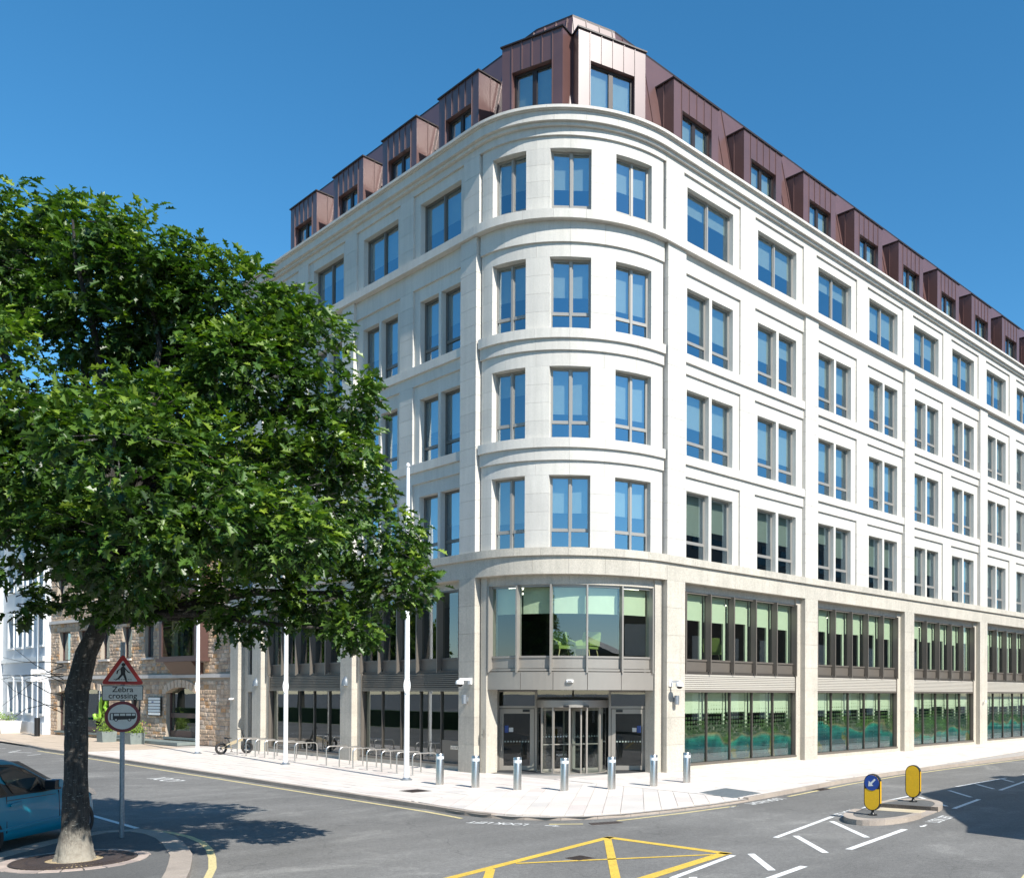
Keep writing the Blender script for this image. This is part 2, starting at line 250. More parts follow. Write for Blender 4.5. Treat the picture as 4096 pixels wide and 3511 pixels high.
# ------------------------------------------------------------------ mesh helpers
class MB:
    def __init__(s): s.v = []; s.f = []; s.mi = []
    def add(s, vs, fs, mi=0):
        o = len(s.v); s.v += [tuple(p) for p in vs]; s.f += [tuple(i+o for i in f) for f in fs]; s.mi += [mi]*len(fs); return s
    def box(s, x0, x1, y0, y1, z0, z1, mi=0, M4=None):
        vs = [(x, y, z) for z in (z0, z1) for y in (y0, y1) for x in (x0, x1)]
        if M4 is not None: vs = [tuple(M4 @ Vector(p)) for p in vs]
        return s.add(vs, [(0, 2, 3, 1), (4, 5, 7, 6), (0, 1, 5, 4), (2, 6, 7, 3), (0, 4, 6, 2), (1, 3, 7, 5)], mi)
    def prism(s, pts, z0, z1, mi=0):
        n = len(pts)
        return s.add([(x, y, z0) for x, y in pts]+[(x, y, z1) for x, y in pts], [tuple(range(n-1, -1, -1)), tuple(range(n, 2*n))]+[(i, (i+1) % n, n+(i+1) % n, n+i) for i in range(n)], mi)
    def extr(s, pts, a, b, axis='y', mi=0):
        """2-D outline (u, z) extruded along y (u=x) or x (u=y)"""
        n = len(pts)
        P = (lambda u, z, t: (u, t, z)) if axis == 'y' else (lambda u, z, t: (t, u, z))
        return s.add([P(u, z, a) for u, z in pts]+[P(u, z, b) for u, z in pts], [tuple(range(n)), tuple(range(2*n-1, n-1, -1))]+[(i, n+i, n+(i+1) % n, (i+1) % n) for i in range(n)], mi)
    def tube(s, path, radii, n=10, cap=True, mi=0):
        path = [Vector(p) for p in path]
        if not hasattr(radii, '__len__'): radii = [radii]*len(path)
        rings = []; o = len(s.v); ref = None
        for i, p in enumerate(path):
            t = (path[min(i+1, len(path)-1)]-path[max(i-1, 0)]).normalized()
            if ref is None: ref = Vector((1, 0, 0)) if abs(t.x) < .9 else Vector((0, 1, 0))
            ref = (ref-t*ref.dot(t)).normalized(); bn = t.cross(ref)
            for k in range(n):
                a = 2*math.pi*k/n; s.v.append(tuple(p+(ref*math.cos(a)+bn*math.sin(a))*radii[i]))
        for i in range(len(path)-1):
            for k in range(n):
                s.f.append((o+i*n+k, o+i*n+(k+1) % n, o+(i+1)*n+(k+1) % n, o+(i+1)*n+k)); s.mi.append(mi)
        if cap:
            s.f.append(tuple(o+k for k in range(n-1, -1, -1))); s.f.append(tuple(o+(len(path)-1)*n+k for k in range(n))); s.mi += [mi, mi]
        return s
    def cyl(s, c, r, z0, z1, n=20, mi=0, r1=None): return s.tube([(c[0], c[1], z0), (c[0], c[1], z1)], [r, r if r1 is None else r1], n, mi=mi)
    def lathe(s, c, prof, n=20, mi=0):
        o = len(s.v)
        for r, z in prof:
            for k in range(n): s.v.append((c[0]+r*math.cos(2*math.pi*k/n), c[1]+r*math.sin(2*math.pi*k/n), z))
        for i in range(len(prof)-1):
            for k in range(n): s.f.append((o+i*n+k, o+i*n+(k+1) % n, o+(i+1)*n+(k+1) % n, o+(i+1)*n+k)); s.mi.append(mi)
        s.f.append(tuple(o+k for k in range(n-1, -1, -1))); s.f.append(tuple(o+(len(prof)-1)*n+k for k in range(n))); s.mi += [mi, mi]; return s
    def arc(s, a0, a1, r0, r1, z0, z1, seg=3.0, mi=0):
        """ring segment, angles in degrees"""
        n = max(1, int(math.ceil((a1-a0)/seg))); o = len(s.v)
        for i in range(n+1):
            a = rad(a0+(a1-a0)*i/n); c, q = math.cos(a), math.sin(a)
            s.v += [(r0*c, r0*q, z0), (r1*c, r1*q, z0), (r1*c, r1*q, z1), (r0*c, r0*q, z1)]
        for i in range(n):
            b = o+4*i
            for j in range(4): s.f.append((b+j, b+(j+1) % 4, b+4+(j+1) % 4, b+4+j)); s.mi.append(mi)
        s.f.append((o+3, o+2, o+1, o)); b = o+4*n; s.f.append((b, b+1, b+2, b+3)); s.mi += [mi, mi]; return s
    def mesh(s, mats, smooth=False):
        me = bpy.data.meshes.new('m'); me.from_pydata(s.v, [], s.f)
        for mm in (mats if isinstance(mats, (list, tuple)) else [mats]): me.materials.append(M[mm] if isinstance(mm, str) else mm)
        me.polygons.foreach_set('material_index', s.mi)
        if smooth:
            me.polygons.foreach_set('use_smooth', [True]*len(s.f))
            try: me.set_sharp_from_angle(angle=rad(40))
            except Exception: pass
        me.update(); return me
def obj(name, me, parent=None, loc=(0, 0, 0), rz=0, rot=None):
    o = bpy.data.objects.new(name, me); col.objects.link(o); o.location = loc
    o.rotation_euler = rot if rot else (0, 0, rz)
    if parent is not None: o.parent = parent
    return o
def empty(name, loc=(0, 0, 0), rz=0):
    o = bpy.data.objects.new(name, None); col.objects.link(o); o.location = loc; o.rotation_euler = (0, 0, rz); o.empty_display_size = .2; return o
def tag(o, label, cat, group=None, kind=None):
    o['label'] = label; o['category'] = cat
    if group: o['group'] = group
    if kind: o['kind'] = kind
    return o
def struct(o, kind='structure', label=None):
    o['kind'] = kind
    if label: o['label'] = label
    return o
_bc = {}
def boxm(dx, dy, dz, mat):
    k = (round(dx, 4), round(dy, 4), round(dz, 4), mat)
    if k not in _bc: _bc[k] = MB().box(-dx/2, dx/2, -dy/2, dy/2, -dz/2, dz/2).mesh(mat)
    return _bc[k]
def box(name, x0, x1, y0, y1, z0, z1, mat, parent=None):
    return obj(name, boxm(abs(x1-x0), abs(y1-y0), abs(z1-z0), mat), parent, ((x0+x1)/2, (y0+y1)/2, (z0+z1)/2))
def copy_tree(o, parent=None):
    c = o.copy(); col.objects.link(c); c.parent = parent
    for ch in list(o.children): copy_tree(ch, c)
    return c
def text_mesh(s, size, mat, ext=.002, xs=1.0, bold=0.0):
    cu = bpy.data.curves.new('t', 'FONT'); cu.body = s; cu.size = size; cu.align_x = 'CENTER'; cu.align_y = 'CENTER'; cu.extrude = ext; cu.offset = bold
    t = bpy.data.objects.new('t', cu); col.objects.link(t); bpy.context.view_layer.update()
    me = bpy.data.meshes.new_from_object(t.evaluated_get(bpy.context.evaluated_depsgraph_get())); bpy.data.objects.remove(t)
    me.transform(Matrix.Diagonal((xs, 1, 1, 1))); me.materials.clear(); me.materials.append(M[mat]); return me
# ------------------------------------------------------------------ office building
R = 4.99; BAY = 9.0
office = empty('office_building', (0, 0, 0))
tag(office, 'white granite corner office building with rounded bow and red-brown metal mansard', 'building')
def fxy(F, s, o): return (s, -R+o) if F == 'R' else (-R+o, s)
def fbox(F, name, s0, s1, o0, o1, z0, z1, mat, parent=office):
    a = fxy(F, s0, o0); b = fxy(F, s1, o1)
    return box(name, a[0], b[0], a[1], b[1], z0, z1, mat, parent)
def stack(F, name, s0, s1, o0, o1, z0, z1, mat, course=.655, split=True):
    if not split: return fbox(F, name, s0, s1, o0, o1, z0, z1, mat)
    core = fbox(F, name, s0+.02, s1-.02, o0+.02, o1, z0, z1, 'stone_joint')
    n = max(1, round((z1-z0)/course)); h = (z1-z0)/n
    for i in range(n):
        b = fbox(F, 'stone_block', s0, s1, o0, o1-.01, z0+i*h+.004, z0+(i+1)*h-.004, mat)
        b.parent = core; b.location = b.location-core.location
    return core
_wc = {}
def window_meshes(w, h, kind):
    """kind: n = one light over a hopper, d = two lights over two hoppers; tr = height of the hopper"""
    k = (round(w, 3), round(h, 3), kind)
    if k in _wc: return _wc[k]
    tr = h*.245 if h > 2.45 else h*.14
    fr = MB(); t = .048
    fr.box(0, w, 0, .09, 0, t); fr.box(0, w, 0, .09, h-t, h); fr.box(0, t, 0, .09, t, h-t); fr.box(w-t, w, 0, .09, t, h-t)
    xs = [(t, w-t)]
    if kind == 'd': fr.box(w/2-.045, w/2+.045, -.03, .09, t, h-t); xs = [(t, w/2-.045), (w/2+.045, w-t)]
    panes = []
    for a, b in xs:
        fr.box(a, b, 0, .085, tr-.045, tr+.045)
        q = .03
        for z0, z1 in ((tr+.045, h-t),):
            fr.box(a, b, .012, .07, z0, z0+q); fr.box(a, b, .012, .07, z1-q, z1); fr.box(a, a+q, .012, .07, z0+q, z1-q); fr.box(b-q, b, .012, .07, z0+q, z1-q)
            panes.append((a+q, b-q, z0+q, z1-q))
        panes.append((a, b, t, tr-.045))
    pm = [MB().add([(a, .045, z0), (b, .045, z0), (b, .045, z1), (a, .045, z1)], [(0, 1, 2, 3)]).mesh('glass_office') for a, b, z0, z1 in panes]
    _wc[k] = (fr, pm, {}); return _wc[k]
def add_window(loc, rz, w, h, kind, mat, blind=None):
    fr, pm, cache = window_meshes(w, h, kind)
    if mat not in cache: cache[mat] = fr.mesh(mat)
    f = obj('window', cache[mat], office, loc, rz)
    for p in pm: obj('pane', p, f, rot=(random.uniform(-.004, .004), 0, random.uniform(-.004, .004)))
    if blind is None: blind = random.choice([.5, .52, .5, .48, .55, .5, .51, .32, .62, .5, .49])
    bm = MB().box(.02, w-.02, .20, .206, h*(1-blind), h-.02).mesh('blind'); obj('blind', bm, f)
    return f
def fwin(F, s0, s1, o, z0, z1, kind, mat='frame_lit', blind=None):
    w = s1-s0
    if F == 'R': return add_window((s0, -R+o, z0), 0, w, z1-z0, kind, mat, blind)
    return add_window((-R+o, s1, z0), -math.pi/2, w, z1-z0, kind, 'frame_shaded', blind)

FLOORS = [(8.2, 10.79, 11.31), (12.09, 14.70, 15.26), (16.01, 18.63, 19.14)]   # window bottom, top, top of the recessed surround
def long_pieces(F, name, s0, s1, o0, o1, z0, z1, mat, L=2.25):
    n = max(1, round((s1-s0)/L)); l = (s1-s0)/n
    for i in range(n): fbox(F, name, s0+i*l+(.003 if i else 0), s0+(i+1)*l-.003, o0, o1, z0, z1, mat)
def upper_bay(F, p1, p0, near=True):
    c = (p1+p0)/2; pier = (c-.52, c+.46)
    units = [(p1, pier[0], p1+.27, p1+3.08), (pier[1], p0, p1+4.74, p1+7.54)]
    for fi, (wb, wt, st) in enumerate(FLOORS):
        base = 8.15 if fi == 0 else wb
        for (a, b, w0, w1) in units:
            mid = (w0+w1)/2; fo = .42
            fbox(F, 'window_surround', a, w0, .20, .55, base, st, 'stone'); fbox(F, 'window_surround', w1, b, .20, .55, base, st, 'stone')
            fbox(F, 'lintel', w0, w1, .20, .55, wt, st, 'stone')
            fbox(F, 'mullion_stone', mid-.085, mid+.085, .20, .55, base, wt, 'stone')
            if wb > base: fbox(F, 'threshold_stone', w0, w1, .22, .55, base, wb, 'stone')
            for q0, q1 in ((w0, mid-.085), (mid+.085, w1)): fwin(F, q0, q1, fo, wb, wt, 'n')
        stack(F, 'pier', pier[0], pier[1], .12, .55, base, st, 'stone', split=near)
        top = FLOORS[fi+1][0]-.34 if fi < 2 else 19.88
        long_pieces(F, 'spandrel', p1, p0, .12, .55, st, top, 'stone', 1.4 if near else 8)
        if fi < 2: long_pieces(F, 'sill_course', p1, p0, .03, .55, top, FLOORS[fi+1][0], 'stone', 1.6 if near else 8)
    for (a, b, w0, w1) in units:                                    # top storey
        fbox(F, 'window_surround', a, w0, .20, .55, 20.2, 22.97, 'stone'); fbox(F, 'window_surround', w1, b, .20, .55, 20.2, 22.97, 'stone')
        fbox(F, 'lintel', w0, w1, .20, .55, 22.54, 22.97, 'stone'); fwin(F, w0, w1, .42, 20.2, 22.54, 'd')
    stack(F, 'pier', pier[0], pier[1], .12, .55, 20.2, 22.97, 'stone', split=near)
_fin = {}
def fin_mesh(F):
    if F not in _fin:
        pts = [(.17, 3.73), (.44, 3.95), (.44, 6.91), (.17, 6.91)]
        b = MB().extr(pts, -.028, .028, 'x' if F == 'R' else 'y'); _fin[F] = b.mesh('bronze')
    return _fin[F]
def pane_q(F, s0, s1, o, z0, z1, mat):
    a = fxy(F, s0, o); b = fxy(F, s1, o)
    return MB().add([(a[0], a[1], z0), (b[0], b[1], z0), (b[0], b[1], z1), (a[0], a[1], z1)], [(0, 1, 2, 3) if F == 'R' else (3, 2, 1, 0)]).mesh(mat)
def low_bay(F, p1, p0, idx, letterbox=False):
    B = office; fs = [p1+.28+i*(p0-p1-.66)/5 for i in range(6)]; g = .42
    bd = 'bronze' if F == 'R' else 'bronze_dark'
    bd = 'bronze'
    fbox(F, 'jamb_stone', p1, p1+.12, .30, .7, 0, 7.22, 'stone_low'); fbox(F, 'jamb_stone', p0-.34, p0, .26, .7, 0, 7.22, 'stone_low')
    fbox(F, 'head_stone', p1+.12, p0-.34, .34, .7, 6.93, 7.22, 'stone_low')
    fbox(F, 'plinth', p1+.12, p0-.34, .22, .7, 0, .17, 'stone_low')
    s0, s1 = p1+.12, p0-.34
    fbox(F, 'sill_rail', s0, s1, .20, g+.08, .17, .25, 'bronze'); fbox(F, 'head_rail', s0, s1, .26, g+.08, 3.01, 3.10, 'bronze')
    fbox(F, 'window_rail', s0, s1, .36, g+.08, 4.24, 4.31, 'bronze'); fbox(F, 'window_rail', s0, s1, .34, g+.08, 6.86, 6.93, 'bronze')
    fbox(F, 'window_rail', s0, s1, .33, g+.06, 3.72, 3.83, 'bronze_dark'); fbox(F, 'frame_post', s1-.05, s1, .24, g+.08, .25, 3.75, 'bronze')
    for i in range(6):
        xy = fxy(F, fs[i], 0); xy = (fs[i], -R) if F == 'R' else (-R, fs[i])
        fo = obj('fin', fin_mesh(F), B, (xy[0], xy[1], 0))
        fbox(F, 'mullion', fs[i]-.03, fs[i]+.03, .38, .5, .25, 3.01, 'bronze_dark')
        fbox(F, 'mullion', fs[i]-.035, fs[i]+.035, .44, .52, 4.31, 6.86, 'bronze_dark')
    edges = [s0]+fs[1:5]+[s1]
    for i in range(5):
        a, b = edges[i], edges[i+1]
        fbox(F, 'spandrel_panel', a+.035, b-.035, .40, .46, 3.83, 4.24, 'bronze')
        obj('pane', pane_q(F, a+.03, b-.03, .455, 4.31, 6.86, 'glass_green'), B)
        if letterbox and i == 0:
            lb = fbox(F, 'infill_panel', a+.03, b-.03, .40, .46, .25, 1.12, 'bronze')
            zz0 = 1.12
        else: zz0 = .25
        obj('pane', pane_q(F, a+.03, b-.03, .44, zz0, 3.01, 'glass_green'), B)
        d = random.uniform(.85, 1.05)
        if F == 'L': continue
        fbox(F, 'blind', a+.02, b-.18, .62, .63, 6.86-1.05*d, 6.86, 'blind'); fbox(F, 'blind', a+.02, b-.22, .64, .65, 3.0-.85*d, 3.0, 'blind')
        fbox(F, 'inner_mullion', b-.15, b-.02, .66, .74, 0.2, 6.86, 'blind')
    if F == 'R': obj('window_film', pane_q(F, s0+.02, s1-.02, .475, .26, 2.7, 'film_%s' % 'abcde'[idx]), B)
    n = 8
    sl = MB().extr([(0, 0), (.10, .02), (.10, .075), (.03, .062), (0, .048)], 0, 1, 'x' if F == 'R' else 'y').mesh('slat_lit' if F == 'R' else 'bronze')
    for i in range(n):
        xy = fxy(F, s0, .27); o = obj('louvre_slat', sl, B, (xy[0], xy[1], 3.11+i*.076)); o.scale = ((s1-s0-.05), 1, 1) if F == 'R' else (1, s1-s0-.05, 1)
    fbox(F, 'louvre_backing', s0, s1, .41, .44, 3.10, 3.72, 'bronze_dark')

P = (.05, 1.05)
for F, nb in (('R', 5), ('L', 2)):
    end = nb*BAY+P[1]
    for k in range(nb+1):
        near = (k < 3)
        a, b = k*BAY+P[0], k*BAY+P[1]
        stack(F, 'pilaster', a, b, 0, .6, 0, 7.22, 'stone_low', 1.03, near)
        stack(F, 'pilaster', a, b, 0, .6, 8.15, 19.88, 'stone', .655, near)
        stack(F, 'pier', a, b, .12, .55, 20.2, 22.97, 'stone', .69, near)
        if k < nb:
            upper_bay(F, b, (k+1)*BAY+P[0], k < 2)
            low_bay(F, b, (k+1)*BAY+P[0], k, letterbox=(F == 'L' and k == 0))
    e2 = end if F == 'R' else 21.7
    long_pieces(F, 'fascia_beam', P[0], e2, 0, .7, 7.22, 7.87, 'stone_low', 2.25)
    long_pieces(F, 'belt_course', P[0], e2, -.10, .7, 7.87, 8.15, 'stone_low', 1.5)
    long_pieces(F, 'band_course', P[0], e2, -.13, .6, 19.88, 20.2, 'stone', 1.5)
    long_pieces(F, 'frieze', P[0], e2, .12, .6, 22.97, 23.25, 'stone', 1.5)
    long_pieces(F, 'cornice_moulding', P[0], e2, -.0, .6, 23.25, 23.37, 'stone', 3)
    long_pieces(F, 'cornice_block', P[0], e2, -.12, .6, 23.37, 23.70, 'stone', 1.5)
    long_pieces(F, 'cornice_lip', P[0], e2, -.26, 1.2, 23.73, 23.83, 'stone', 3); long_pieces(F, 'cornice_moulding', P[0], e2, -.19, .6, 23.70, 23.73, 'stone', 3)
# vent holes are tiny; the narrow end bay of the left front
F = 'L'
stack(F, 'pier', 20.75, 21.7, 0, .6, 0, 7.22, 'stone_low', 1.03)
fbox(F, 'wall_panel', 19.05, 20.35, .35, .6, 2.95, 3.85, 'stone_low'); fbox(F, 'wall_panel', 20.35, 20.75, .35, .6, 0, 7.22, 'stone_low'); fbox(F, 'wall_panel', 19.05, 20.35, .35, .6, 6.6, 7.22, 'stone_low')
dr = fbox(F, 'side_door', 19.05, 20.35, .52, .58, 0, 2.95, 'bronze_dark')
fw_ = fbox(F, 'frame_post', 20.27, 20.35, .45, .55, 3.85, 6.6, 'bronze_dark'); obj('pane', pane_q(F, 19.05, 20.3, .5, 3.85, 6.6, 'glass_green'), office)
for wb, wt, st in FLOORS+[(20.2, 22.54, 22.97)]:
    zb = wb-.34
    fbox(F, 'wall_panel', 19.05, 21.7, .2, .55, wt, wt+1.0 if wt < 22 else 22.97, 'stone'); fbox(F, 'wall_panel', 20.6, 21.7, .2, .55, zb, wt, 'stone'); fbox(F, 'wall_panel', 19.05, 19.3, .2, .55, zb, wt, 'stone')
    fwin(F, 19.3, 20.6, .42, wb, wt, 'n'); fbox(F, 'sill_course', 19.3, 20.6, .1, .55, zb, wb, 'stone')

# ---- the bow
def arcp(name, a0, a1, r0, r1, z0, z1, mat, n=1):
    l = (a1-a0)/n; g = .035
    for i in range(n): obj(name, MB().arc(a0+i*l+(g if i else 0), a0+(i+1)*l-g, r0, r1, z0, z1).mesh(mat), office)
A0, A1 = 179.5, 270.5
arcp('fascia_beam', A0, A1, R-.7, R, 7.22, 7.87, 'stone_low', 6); arcp('belt_course', A0, A1, R-.7, R+.10, 7.87, 8.15, 'stone_low', 8)
arcp('band_course', A0, A1, R-.6, R+.13, 19.88, 20.2, 'stone', 7); arcp('frieze', A0, A1, R-.6, R-.12, 22.97, 23.25, 'stone', 6)
arcp('cornice_moulding', A0, A1, R-.6, R-.0, 23.25, 23.37, 'stone', 4); arcp('cornice_block', A0, A1, R-.6, R+.12, 23.37, 23.70, 'stone', 7)
arcp('cornice_moulding', A0, A1, R-.6, R+.19, 23.70, 23.73, 'stone', 4); arcp('cornice_lip', A0, A1, R-1.3, R+.26, 23.73, 23.83, 'stone', 5)
WC, WH = [225-28.7, 225, 225+28.7], 8.9
B0, B1 = 180.4, 269.6
gaps = [(B0, WC[0]-WH)]+[(WC[i]+WH, WC[i+1]-WH) for i in range(2)]+[(WC[2]+WH, B1)]
for fi, (wb, wt, st) in enumerate(FLOORS+[(20.2, 22.54, 22.97)]):
    base = 8.15 if fi == 0 else wb
    for a, b in gaps:
        n = 4
        core = obj('pier', MB().arc(a+.2, b-.2, R-.6, R-.22, base, wt).mesh('stone_joint'), office)
        for i in range(n):
            h = (wt-base)/n; obj('stone_block', MB().arc(a, b, R-.6, R-.2, base+i*h+.003, base+(i+1)*h-.003).mesh('stone'), core)
    arcp('lintel', B0, B1, R-.6, R-.2, wt, st, 'stone', 6)
    if fi < 3:
        top = FLOORS[fi+1][0]-.34 if fi < 2 else 19.88
        arcp('spandrel', B0, B1, R-.6, R-.12, st, top, 'stone', 6)
        if fi < 2: arcp('sill_course', B0, B1, R-.6, R-.03, top, FLOORS[fi+1][0], 'stone', 6)
    for c in WC:
        a = rad(c); rr = R-.42; hw = rr*math.sin(rad(WH)); d = rr*math.cos(rad(WH)); w = 2*hw
        # local x runs to the right seen from outside
        n = Vector((math.cos(a), math.sin(a), 0)); t = Vector((-n.y, n.x, 0))
        o = n*d-t*hw
        add_window((o.x, o.y, wb), a+math.pi/2, w, wt-wb, 'd', 'frame_lit')
        if wb > base: arcp('threshold_stone', c-WH, c+WH, R-.6, R-.25, base, wb, 'stone')
# bow glazing, fascia and soffit
FA = [225+15.8*(i-2.5) for i in range(6)]
for i, a in enumerate(FA):
    ar = rad(a); me = MB().extr([(R-.52, 3.93), (R-.20, 3.70), (R-.20, 6.88), (R-.52, 6.88)], -.03, .03, 'y').mesh('bronze_light') if i == 0 else me
    obj('fin', me, office, rz=ar)
def chord_quad(a0, a1, r, z0, z1):
    p, q = [(r*math.cos(rad(a)), r*math.sin(rad(a))) for a in (a0, a1)]
    return MB().add([(p[0], p[1], z0), (q[0], q[1], z0), (q[0], q[1], z1), (p[0], p[1], z1)], [(0, 1, 2, 3)])
for i in range(5):
    a0, a1 = FA[i]+.4, FA[i+1]-.4
    obj('pane', chord_quad(a0, a1, R-.42, 4.32, 6.80).mesh('glass_green'), office)
    ar = lambda nm, r0, r1, z0, z1, mt, d=0: obj(nm, MB().arc(a0-d, a1+d, r0, r1, z0, z1).mesh(mt), office)
    ar('spandrel_panel', R-.5, R-.40, 3.86, 4.24, 'bronze_light'); ar('window_rail', R-.5, R-.36, 4.24, 4.31, 'bronze_light'); ar('window_rail', R-.5, R-.37, 6.80, 6.88, 'bronze_light')
    ar('window_rail', R-.5, R-.33, 3.76, 3.84, 'bronze_light', .3)
    ar('blind', R-.66, R-.65, 5.85, 6.80, 'blind')
FJ = [184.6, 203, 218.1, 233.1, 248.4, 265.4]
for i in range(5): obj('fascia_panel', MB().arc(FJ[i]+.12, FJ[i+1]-.12, R-.45, R-.27, 3.08, 3.73).mesh('bronze_light'), office)
obj('soffit', MB().arc(183, 267, 2.3, R-.3, 3.10, 3.16).mesh('bronze_dark'), office)
arcp('head_stone', 180.5, 269.5, R-.7, R-.3, 6.88, 7.22, 'stone_low', 4)
for a, b in ((180.4, 184.4), (265.6, 269.6)): obj('jamb_stone', MB().arc(a, b, R-.75, R-.22, 0, 7.22).mesh('stone_low'), office)
# entrance in local frame: origin on the diagonal, x to the right, y inward
dg = Vector((-.70711, -.70711, 0)); EN = 2.44
ent = lambda v, d: (dg.x*d+.70711*v, dg.y*d-.70711*v)       # v along (1,-1)/sqrt2, d outward distance
RZ = -math.pi/4
def ebox(name, v0, v1, d0, d1, z0, z1, mat, parent=office):
    c = ent((v0+v1)/2, (d0+d1)/2); o = obj(name, boxm(v1-v0, d1-d0, z1-z0, mat), None, (c[0], c[1], (z0+z1)/2), RZ); o.parent = parent; return o
def epane(v0, v1, d, z0, z1, mat='glass_clear', parent=office, name='pane'):
    p, q = ent(v0, d), ent(v1, d)
    return obj(name, MB().add([(p[0], p[1], z0), (q[0], q[1], z0), (q[0], q[1], z1), (p[0], p[1], z1)], [(0, 1, 2, 3)]).mesh(mat), parent)
for sgn in (-1, 1):
    lo, hi = (1.36, 2.90)
    f = lambda a, b: (min(sgn*a, sgn*b), max(sgn*a, sgn*b))
    v0, v1 = f(lo, hi)
    for nm, a, b, z0, z1 in (('door_frame', lo, lo+.09, 0, 3.06), ('door_frame', hi-.09, hi, 0, 3.06)): q = f(a, b); ebox(nm, q[0], q[1], EN-.08, EN+.06, z0, z1, 'bronze_light')
    ebox('door_frame', v0+.09, v1-.09, EN-.08, EN+.06, 2.38, 2.47, 'bronze_light'); ebox('door_frame', v0+.09, v1-.09, EN-.08, EN+.06, 3.0, 3.06, 'bronze_light')
    epane(v0+.09, v1-.09, EN, 2.47, 3.0, 'glass_green')
    leaf = MB(); a, b, z0, z1 = v0+.11, v1-.11, .02, 2.36; s_ = .16
    x0, x1 = a-(a+b)/2, b-(a+b)/2
    leaf.box(x0, x0+s_, -.03, .03, z0, z1); leaf.box(x1-s_, x1, -.03, .03, z0, z1); leaf.box(x0+s_, x1-s_, -.03, .03, z0, z0+.17); leaf.box(x0+s_, x1-s_, -.03, .03, z1-.18, z1)
    c = ent((a+b)/2, EN); dleaf = obj('door', leaf.mesh('bronze_light'), office, (c[0], c[1], 0), RZ)
    obj('door_glass', MB().add([(x0+s_, 0, z0+.17), (x1-s_, 0, z0+.17), (x1-s_, 0, z1-.18), (x0+s_, 0, z1-.18)], [(0, 1, 2, 3)]).mesh('glass_clear'), dleaf)
    hx = x0+.10 if sgn < 0 else x1-.10
    obj('door_handle', MB().tube([(hx, -.09, .75), (hx, -.09, 1.75)], .016, 8).mesh('chrome'), dleaf)
    cx_ = x1-.3 if sgn < 0 else x0+.3
    obj('door_closer', MB().box(cx_-.13, cx_+.13, -.09, -.03, z1-.12, z1-.03).mesh('black_plastic'), dleaf)
    obj('door_sticker', MB().box(hx+(.1 if sgn < 0 else -.24), hx+(.24 if sgn < 0 else -.1), -.006, -.002, 1.45, 1.72).mesh('sign_blue'), dleaf)
    obj('door_sticker', MB().box(hx+(.26 if sgn < 0 else -.42), hx+(.42 if sgn < 0 else -.26), -.006, -.002, 1.48, 1.64).mesh('sign_white'), dleaf)
    obj('dot_band', MB().box(x0+s_, x1-s_, .004, .006, 1.05, 1.17).mesh('manifestation'), dleaf)
    q = f(hi, 3.7); ebox('wall_panel', q[0], q[1], EN-.2, EN+.3, 0, 3.1, 'stone_low')
ebox('door_frame', -1.36, 1.36, EN-.08, EN+.04, 2.76, 2.82, 'bronze'); epane(-1.36, 1.36, EN, 2.82, 3.1, 'glass_green'); ebox('door_frame', -.03, .03, EN-.06, EN+.05, 2.82, 3.1, 'bronze')
# revolving door
rc = ent(0, 2.9); rev = obj('revolving_door', MB().lathe((0, 0), [(1.33, 2.43), (1.36, 2.45), (1.36, 2.70), (1.33, 2.73)], 40).mesh('bronze_light', True), office, (rc[0], rc[1], 0), RZ)
obj('floor_ring', MB().lathe((0, 0), [(1.34, 0), (1.34, .03), (1.32, .04), (1.28, .04)], 40).mesh('bronze_light', True), rev)
for a in (-145, -118, -90, -62, -35):
    obj('post', MB().box(-.03, .03, -.04, .04, .03, 2.43).mesh('bronze_light'), rev, (1.29*math.cos(rad(a)), 1.29*math.sin(rad(a)), 0), rad(a)+math.pi/2)
for a0, a1 in ((-175, -145), (-145, -118), (-62, -35), (-35, -5)):
    obj('curved_pane', MB().add([(1.28*math.cos(rad(a)), 1.28*math.sin(rad(a)), z) for a in np.linspace(a0, a1, 6) for z in (.04, 2.43)], [(2*i, 2*i+2, 2*i+3, 2*i+1) for i in range(5)]).mesh('glass_clear'), rev)
for k in range(4):
    a = rad(20+90*k); wing = obj('wing', MB().box(.05, 1.2, -.025, .025, .05, .13).box(.05, 1.2, -.025, .025, 2.30, 2.40).box(.05, .12, -.025, .025, .13, 2.3).box(1.13, 1.2, -.025, .025, .13, 2.3).box(.12, 1.13, -.02, .02, 1.02, 1.06).mesh('bronze_light'), rev, (0, 0, 0), a)
    obj('wing_pane', MB().add([(.12, 0, .13), (1.13, 0, .13), (1.13, 0, 2.3), (.12, 0, 2.3)], [(0, 1, 2, 3)]).mesh('glass_clear'), rev, (0, 0, 0), a)
    obj('dot_band', MB().box(.14, 1.1, .004, .006, 1.30, 1.42).mesh('manifestation'), rev, (0, 0, 0), a)
obj('sensor', MB().box(-.22, -.02, -1.45, -1.36, 2.45, 2.52).mesh('black_plastic'), rev); obj('sensor', MB().box(.5, .7, -1.36, -1.26, 2.45, 2.52).mesh('black_plastic'), rev)

